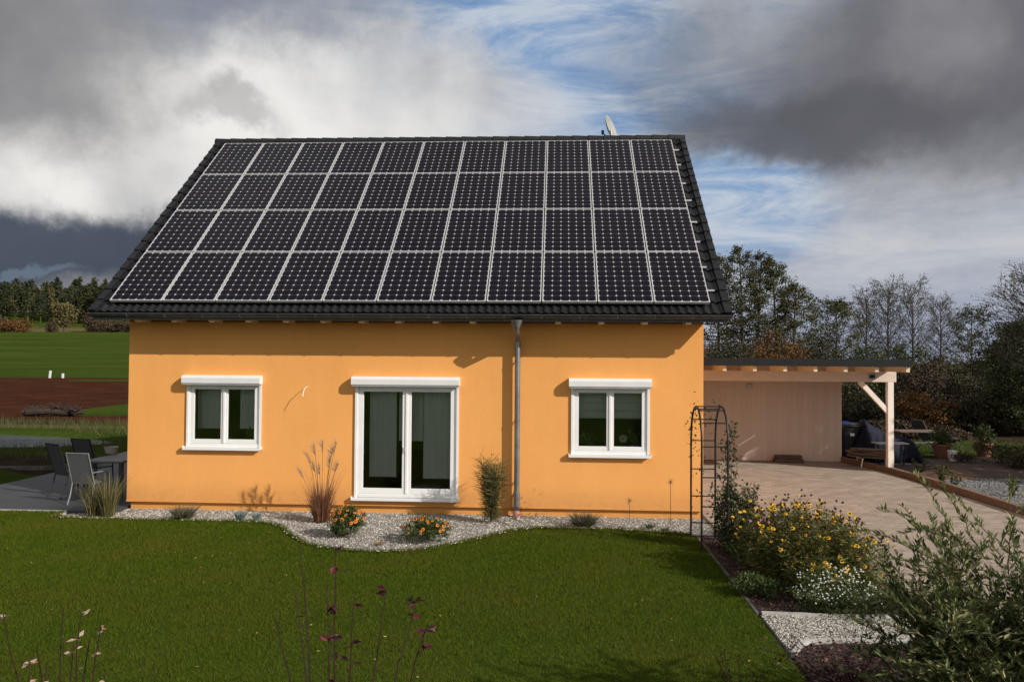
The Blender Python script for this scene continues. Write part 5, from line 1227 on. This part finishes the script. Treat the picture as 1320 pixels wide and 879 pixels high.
for k, (x_, y_, h_) in enumerate(((16.16,18.50,9.4),(17.2,20.9,9.4))):  # unseen trees added to cast shade on the yard and carport wall
    t = thing('added_shade_thuja', 'tall dense dark thuja added out of view to shade the yard', 'tree', (x_, y_, 0), 0, 'thujas added out of view to shade the yard')
    MB().tube([(0,0,-.1),(0,0,h_*.5),(0,0,h_*.97)], [.16,.10,.02], 8).build('trunk', M['bark'], t)
    b = MB(); n = 15000; f_ = rng.random(n)**.8; az = rng.uniform(0,2*PI,n); rr = (1.35*(1-f_)**.55+.1)*rng.random(n)**.35*(1+.12*np.sin(az*5+f_*20))
    p = np.stack([np.cos(az)*rr, np.sin(az)*rr, .15+f_*(h_-.15)], 1); d = np.stack([np.cos(az), np.sin(az), np.full(n,.9)], 1)+rng.normal(0,.3,(n,3))
    b.leaves(p, d, rnd_unit(n), .22*rng.uniform(.7,1.2,n), .11*rng.uniform(.7,1.2,n), rng.random(n)); b.build('crown', M['hedge_green'], t)
# far red roofed house glimpsed behind the trees
x, zt = A(919, 449, 75); t = thing('distant_house', 'far red roofed house glimpsed between the trees right of the wall', 'house', (x, 75, 0))
MB().box(-2.6,2.2,0,7,0,zt-1.6).build('wall', M['cream'], t)
v = [(xx, yy, zz) for yy in (-.3, 7.3) for xx, zz in ((-3.0,zt-1.9),(-.2,zt),(2.6,zt-1.9))]; MB().add(v, [(0,1,4,3),(1,2,5,4),(0,3,5,2)]).add(v, [(0,2,1),(3,4,5)]).build('roof', M['redroof'], t)
# left field: lone tree, bushes, hedges
def lbush(px, pyt, pyb, Y, wpx, m, label, n, leaf, name='bush'):
    x, zb = A(px, pyb, Y); z0 = float(hz(x, Y)); _, zt = A(px, pyt, Y); h = max(2, zt-z0); r_ = wpx/2/CF*Y
    t = thing(name, label, 'bush', (x, Y, z0-.3)); b = MB(); stems_tubes(b, 0, 0, 10, h*.8, r_*.6, .12); b.build('stems', M['bark'], t)
    lb = MB()
    for q_ in range(6): bushy(lb, (random.uniform(-.6,.6)*r_, random.uniform(-.3,.3)*r_, h*random.uniform(.25,.5)), (r_*.55,r_*.4,h*random.uniform(.3,.48)), n//3, leaf*.6, leaf*.4, clumps=22)
    lb.build('foliage', M[m], t)
tree_at(83,394,268,27,'lone pale leafed tree on the brow of the green field','yellowleaf',2600,.6,'field_tree',shape='oval',bh=.2,limbs=34,spread=.7,trunk_r=.35)
lbush(66,409,426,265,20,'brownleaf','round dark bush left of the lone field tree',1400,.7)
lbush(118,392,426,300,44,'brownleaf','tall brown bush right of the lone field tree',2200,.9)
lbush(20,408,428,262,44,'orange','rust brown bush at the left end of the field',2400,.8)
lbush(-14,392,428,265,60,'brownleaf','brown bush cut by the left edge of the photo',2400,.8)
lbush(140,408,427,270,44,'brownleaf','dark hedge bush near the house corner',2600,.7); lbush(172,408,427,270,50,'brownleaf','dark hedge bush mostly behind the house corner',2600,.7)
# far wood on the hill: one mass
b = MB(); tb_ = MB(); cnt = 0
while cnt < 560:
    yy = random.uniform(345, 470); xx = random.uniform(-.78, -.30)*yy
    z0 = float(hz(xx, yy)); cnt += 1; kind = random.random(); col = 0.0 if kind < .5 else (.3 if kind < .85 else .6)
    tall = random.random()**2; h = 11.5+8*tall; r_ = random.uniform(2.2, 4.4)*(1-.25*tall); n = 330
    f_ = rng.random(n)**.75; az = rng.uniform(0, 2*PI, n); lob = 1+.28*np.sin(3*az+random.uniform(0,6))+.2*np.sin(f_*11+random.uniform(0,6))
    rr = r_*(np.sin(np.clip(.25+f_*.75, 0, 1)*PI)**.6 if kind < .7 else (1-f_)**.8+.12)*lob*rng.random(n)**.4
    p = np.stack([xx+np.cos(az)*rr, yy+np.sin(az)*rr, z0+h*(.22+.78*f_)], 1)
    b.leaves(p, rnd_unit(n), rnd_unit(n)+np.array([0,0,.4]), 1.05*rng.uniform(.6,1.3,n), .75*rng.uniform(.6,1.3,n), np.clip(col+.4*rng.random(n), 0, 1))
    b.tube([(xx, yy, z0-1), (xx, yy, z0+h*.9)], [.28,.08], 4, cap=False, var=.75)
tag(b.build('forest', M['forest']), 'dark mixed wood covering the hill on the far left', 'forest', kind='stuff')

# ------------------------------------------------------------------ sky, sun, camera
SUN = Vector((1.2, -.71, .78)).normalized(); elev = math.asin(SUN.z)
W = bpy.data.worlds.new('World'); S.world = W; W.use_nodes = True; nt = W.node_tree; L = nt.links.new
bg = nt.nodes['Background']; outw = nt.nodes['World Output']
sky = nd(nt, 'ShaderNodeTexSky', sky_type='NISHITA'); sky.sun_disc = False; sky.sun_elevation = elev; sky.sun_rotation = math.atan2(SUN.x, SUN.y)
tc = nd(nt, 'ShaderNodeTexCoord'); D = tc.outputs['Generated']
def vm(op, a, b=None):
    n = nd(nt, 'ShaderNodeVectorMath', operation=op)
    for k, q in enumerate((a, b)):
        if q is None: continue
        if isinstance(q, (tuple, Vector)): n.inputs[k].default_value = tuple(q)
        else: L(q, n.inputs[k])
    return n
def mth(op, a, b=None, clamp=False):
    n = nd(nt, 'ShaderNodeMath', operation=op); n.use_clamp = clamp
    for k, q in enumerate((a, b)):
        if q is None: continue
        if isinstance(q, (int, float)): n.inputs[k].default_value = q
        else: L(q, n.inputs[k])
    return n.outputs[0]
def wnoise(scale, detail=8, rough=.6, vec=None, stretch=None, dist=0.0, off=(0,0,0)):
    mp = nd(nt, 'ShaderNodeMapping'); mp.inputs['Scale'].default_value = stretch or (1,1,1); mp.inputs['Location'].default_value = off; L(vec or D, mp.inputs[0])
    n = nd(nt, 'ShaderNodeTexNoise'); n.inputs['Scale'].default_value = scale; n.inputs['Detail'].default_value = detail; n.inputs['Roughness'].default_value = rough; n.inputs['Distortion'].default_value = dist
    L(mp.outputs[0], n.inputs['Vector']); return n
nz = wnoise(3.2, 9, .62)
wv = vm('SUBTRACT', nz.outputs['Color'], (0.5,0.5,0.5)); wsc = nd(nt, 'ShaderNodeVectorMath', operation='SCALE'); L(wv.outputs[0], wsc.inputs[0]); wsc.inputs['Scale'].default_value = .26
DW = vm('NORMALIZE', vm('ADD', D, wsc.outputs[0]).outputs[0]).outputs[0]
def srgb(r, g, b_): return tuple(((c/255+.055)/1.055)**2.4 if c > 10 else c/255/12.92 for c in (r, g, b_))
def mixc(f, a, c):
    mx = nd(nt, 'ShaderNodeMix', data_type='RGBA'); L(f, mx.inputs[0])
    for k, q in ((6, a), (7, c)):
        if isinstance(q, tuple): mx.inputs[k].default_value = (*q, 1)
        else: L(q, mx.inputs[k])
    return mx.outputs[2]
def blobm(px, py, r_in, r_out, amt=1.0, vec=None, sx=1.0):
    """angular patch of sky around a compass direction; radii in degrees"""
    d = ray(px, py).normalized(); 
    df = vm('SUBTRACT', vec or DW, d); s_ = vm('MULTIPLY', df.outputs[0], (1/sx, 1/sx, 1.0)); ln = vm('LENGTH', s_.outputs[0]).outputs['Value']
    mr = nd(nt, 'ShaderNodeMapRange', interpolation_type='SMOOTHSTEP'); mr.inputs[1].default_value = 2*math.sin(R(r_out)/2); mr.inputs[2].default_value = 2*math.sin(R(r_in)/2); mr.inputs[3].default_value = 0; mr.inputs[4].default_value = amt
    L(ln, mr.inputs[0]); return mr.outputs[0]
# cloud tones
fine = wnoise(4.6, 7, .52, off=(3,1,7)).outputs[0]; big = wnoise(2.1, 7, .52, off=(9,4,2)).outputs[0]
wisp = wnoise(4.5, 10, .68, stretch=(1,1,4.5), dist=.6, off=(1,5,3)).outputs[0]
grey = ramp(nt, big, [(0.30, srgb(98,99,106)), (0.5, srgb(142,143,148)), (0.7, srgb(184,184,188))])
pale = ramp(nt, wisp, [(0.30, srgb(160,167,182)), (0.52, srgb(186,190,198)), (0.75, srgb(206,206,208))])
white = ramp(nt, fine, [(0.30, srgb(168,168,172)), (0.46, srgb(208,207,206)), (0.62, srgb(238,236,233))])
darkc = ramp(nt, fine, [(0.30, srgb(94,95,101)), (0.5, srgb(112,112,118)), (0.7, srgb(142,142,146))])
storm = ramp(nt, fine, [(0.30, srgb(66,74,88)), (0.7, srgb(88,95,108))])
grey2 = ramp(nt, fine, [(0.30, srgb(112,112,117)), (0.52, srgb(134,133,136)), (0.72, srgb(160,158,158))])
storm2 = ramp(nt, fine, [(0.3, srgb(84,85,91)), (0.7, srgb(104,104,109))])
blue = ramp(nt, wisp, [(0.34, srgb(96,134,184)), (0.47, srgb(140,168,204)), (0.60, srgb(194,204,218))])
skyc = nd(nt, 'ShaderNodeMix', data_type='RGBA'); skyc.inputs[0].default_value = .12   # a little Nishita gradient in the blue
sks = nd(nt, 'ShaderNodeVectorMath', operation='SCALE'); L(sky.outputs[0], sks.inputs[0]); sks.inputs['Scale'].default_value = .10
L(blue, skyc.inputs[6]); L(sks.outputs[0], skyc.inputs[7])
col = grey
sepd = nd(nt, 'ShaderNodeSeparateXYZ'); L(D, sepd.inputs[0])
def E_(px, py, rx, ry, amt=1.0, soft=.45):
    """elliptical patch of sky: radii given as they would measure at the centre of a 1320 px wide frame"""
    return blobm(px, py, ry*(1-soft)/18.15, ry*(1+soft)/18.15, amt, sx=rx/ry)
col = mixc(E_(1150,350,420,150), col, pale)
col = mixc(E_(650,70,385,220,1,.3), col, skyc.outputs[2]); col = mixc(E_(880,220,170,120,.95), col, skyc.outputs[2]); col = mixc(E_(980,290,90,60,.5), col, skyc.outputs[2])
col = mixc(E_(450,130,160,80,.85), col, white); col = mixc(E_(620,150,110,60,.6), col, white)
col = mixc(E_(240,205,240,135,1,.35), col, white); col = mixc(E_(60,235,150,80,.7), col, white)
col = mixc(E_(-20,50,160,95,.9), col, grey2); col = mixc(E_(230,-40,260,75,.7), col, grey2)
col = mixc(E_(300,140,55,20,.5), col, grey2)
col = mixc(E_(30,325,220,48,1,.5), col, storm); col = mixc(E_(150,335,150,42,.9,.5), col, storm)
col = mixc(E_(1135,65,250,108,.84,.5), col, darkc); col = mixc(E_(1350,60,250,160,.85,.45), col, darkc)
col = mixc(E_(1070,165,190,45,.85), col, storm2)
band = nd(nt, 'ShaderNodeMapRange', interpolation_type='SMOOTHSTEP'); band.inputs[1].default_value = .105; band.inputs[2].default_value = .02; L(sepd.outputs[2], band.inputs[0])
col = mixc(mth('MULTIPLY', band.outputs[0], E_(1270,420,300,150,.8)), col, srgb(146,155,180))
col = mixc(E_(10,359,50,7,.3), col, srgb(138,158,180))
back = nd(nt, 'ShaderNodeMapRange', interpolation_type='SMOOTHSTEP'); back.inputs[1].default_value = .10; back.inputs[2].default_value = -.45; L(sepd.outputs[1], back.inputs[0])
bright = ramp(nt, big, [(0.3, (0.95,0.95,0.97)), (0.7, (1.0,0.99,0.96))]); bsc = nd(nt, 'ShaderNodeVectorMath', operation='SCALE'); L(bright, bsc.inputs[0]); bsc.inputs['Scale'].default_value = 0.60   # unseen bright cloud deck added behind the camera to fill the wall's shade
col = mixc(back.outputs[0], col, bsc.outputs[0])
L(col, bg.inputs[0]); bg.inputs[1].default_value = 1.0
sl = bpy.data.lights.new('sun', 'SUN'); sl.energy = 5.0; sl.angle = R(.5); sl.color = (1.0,.93,.84)
so_ = bpy.data.objects.new('sun', sl); COL.objects.link(so_); so_.rotation_euler = SUN.to_track_quat('Z', 'Y').to_euler(); so_.location = (30,-20,30)

cam = bpy.data.cameras.new('camera'); co = bpy.data.objects.new('camera', cam); COL.objects.link(co); S.camera = co
cam.sensor_width = 36; cam.lens = CF/1320*36; cam.clip_end = 8000; cam.clip_start = .05
co.matrix_world = Matrix(((CR.x, CU.x, -CFW.x, 0), (CR.y, CU.y, -CFW.y, 0), (CR.z, CU.z, -CFW.z, CH), (0,0,0,1)))
S.render.resolution_x, S.render.resolution_y = 1024, 681
S.view_settings.view_transform = 'Standard'; S.view_settings.look = 'None'; S.view_settings.exposure = 0; S.view_settings.gamma = 1
S.render.engine = 'CYCLES'; S.cycles.max_bounces = 8; S.cycles.transparent_max_bounces = 12
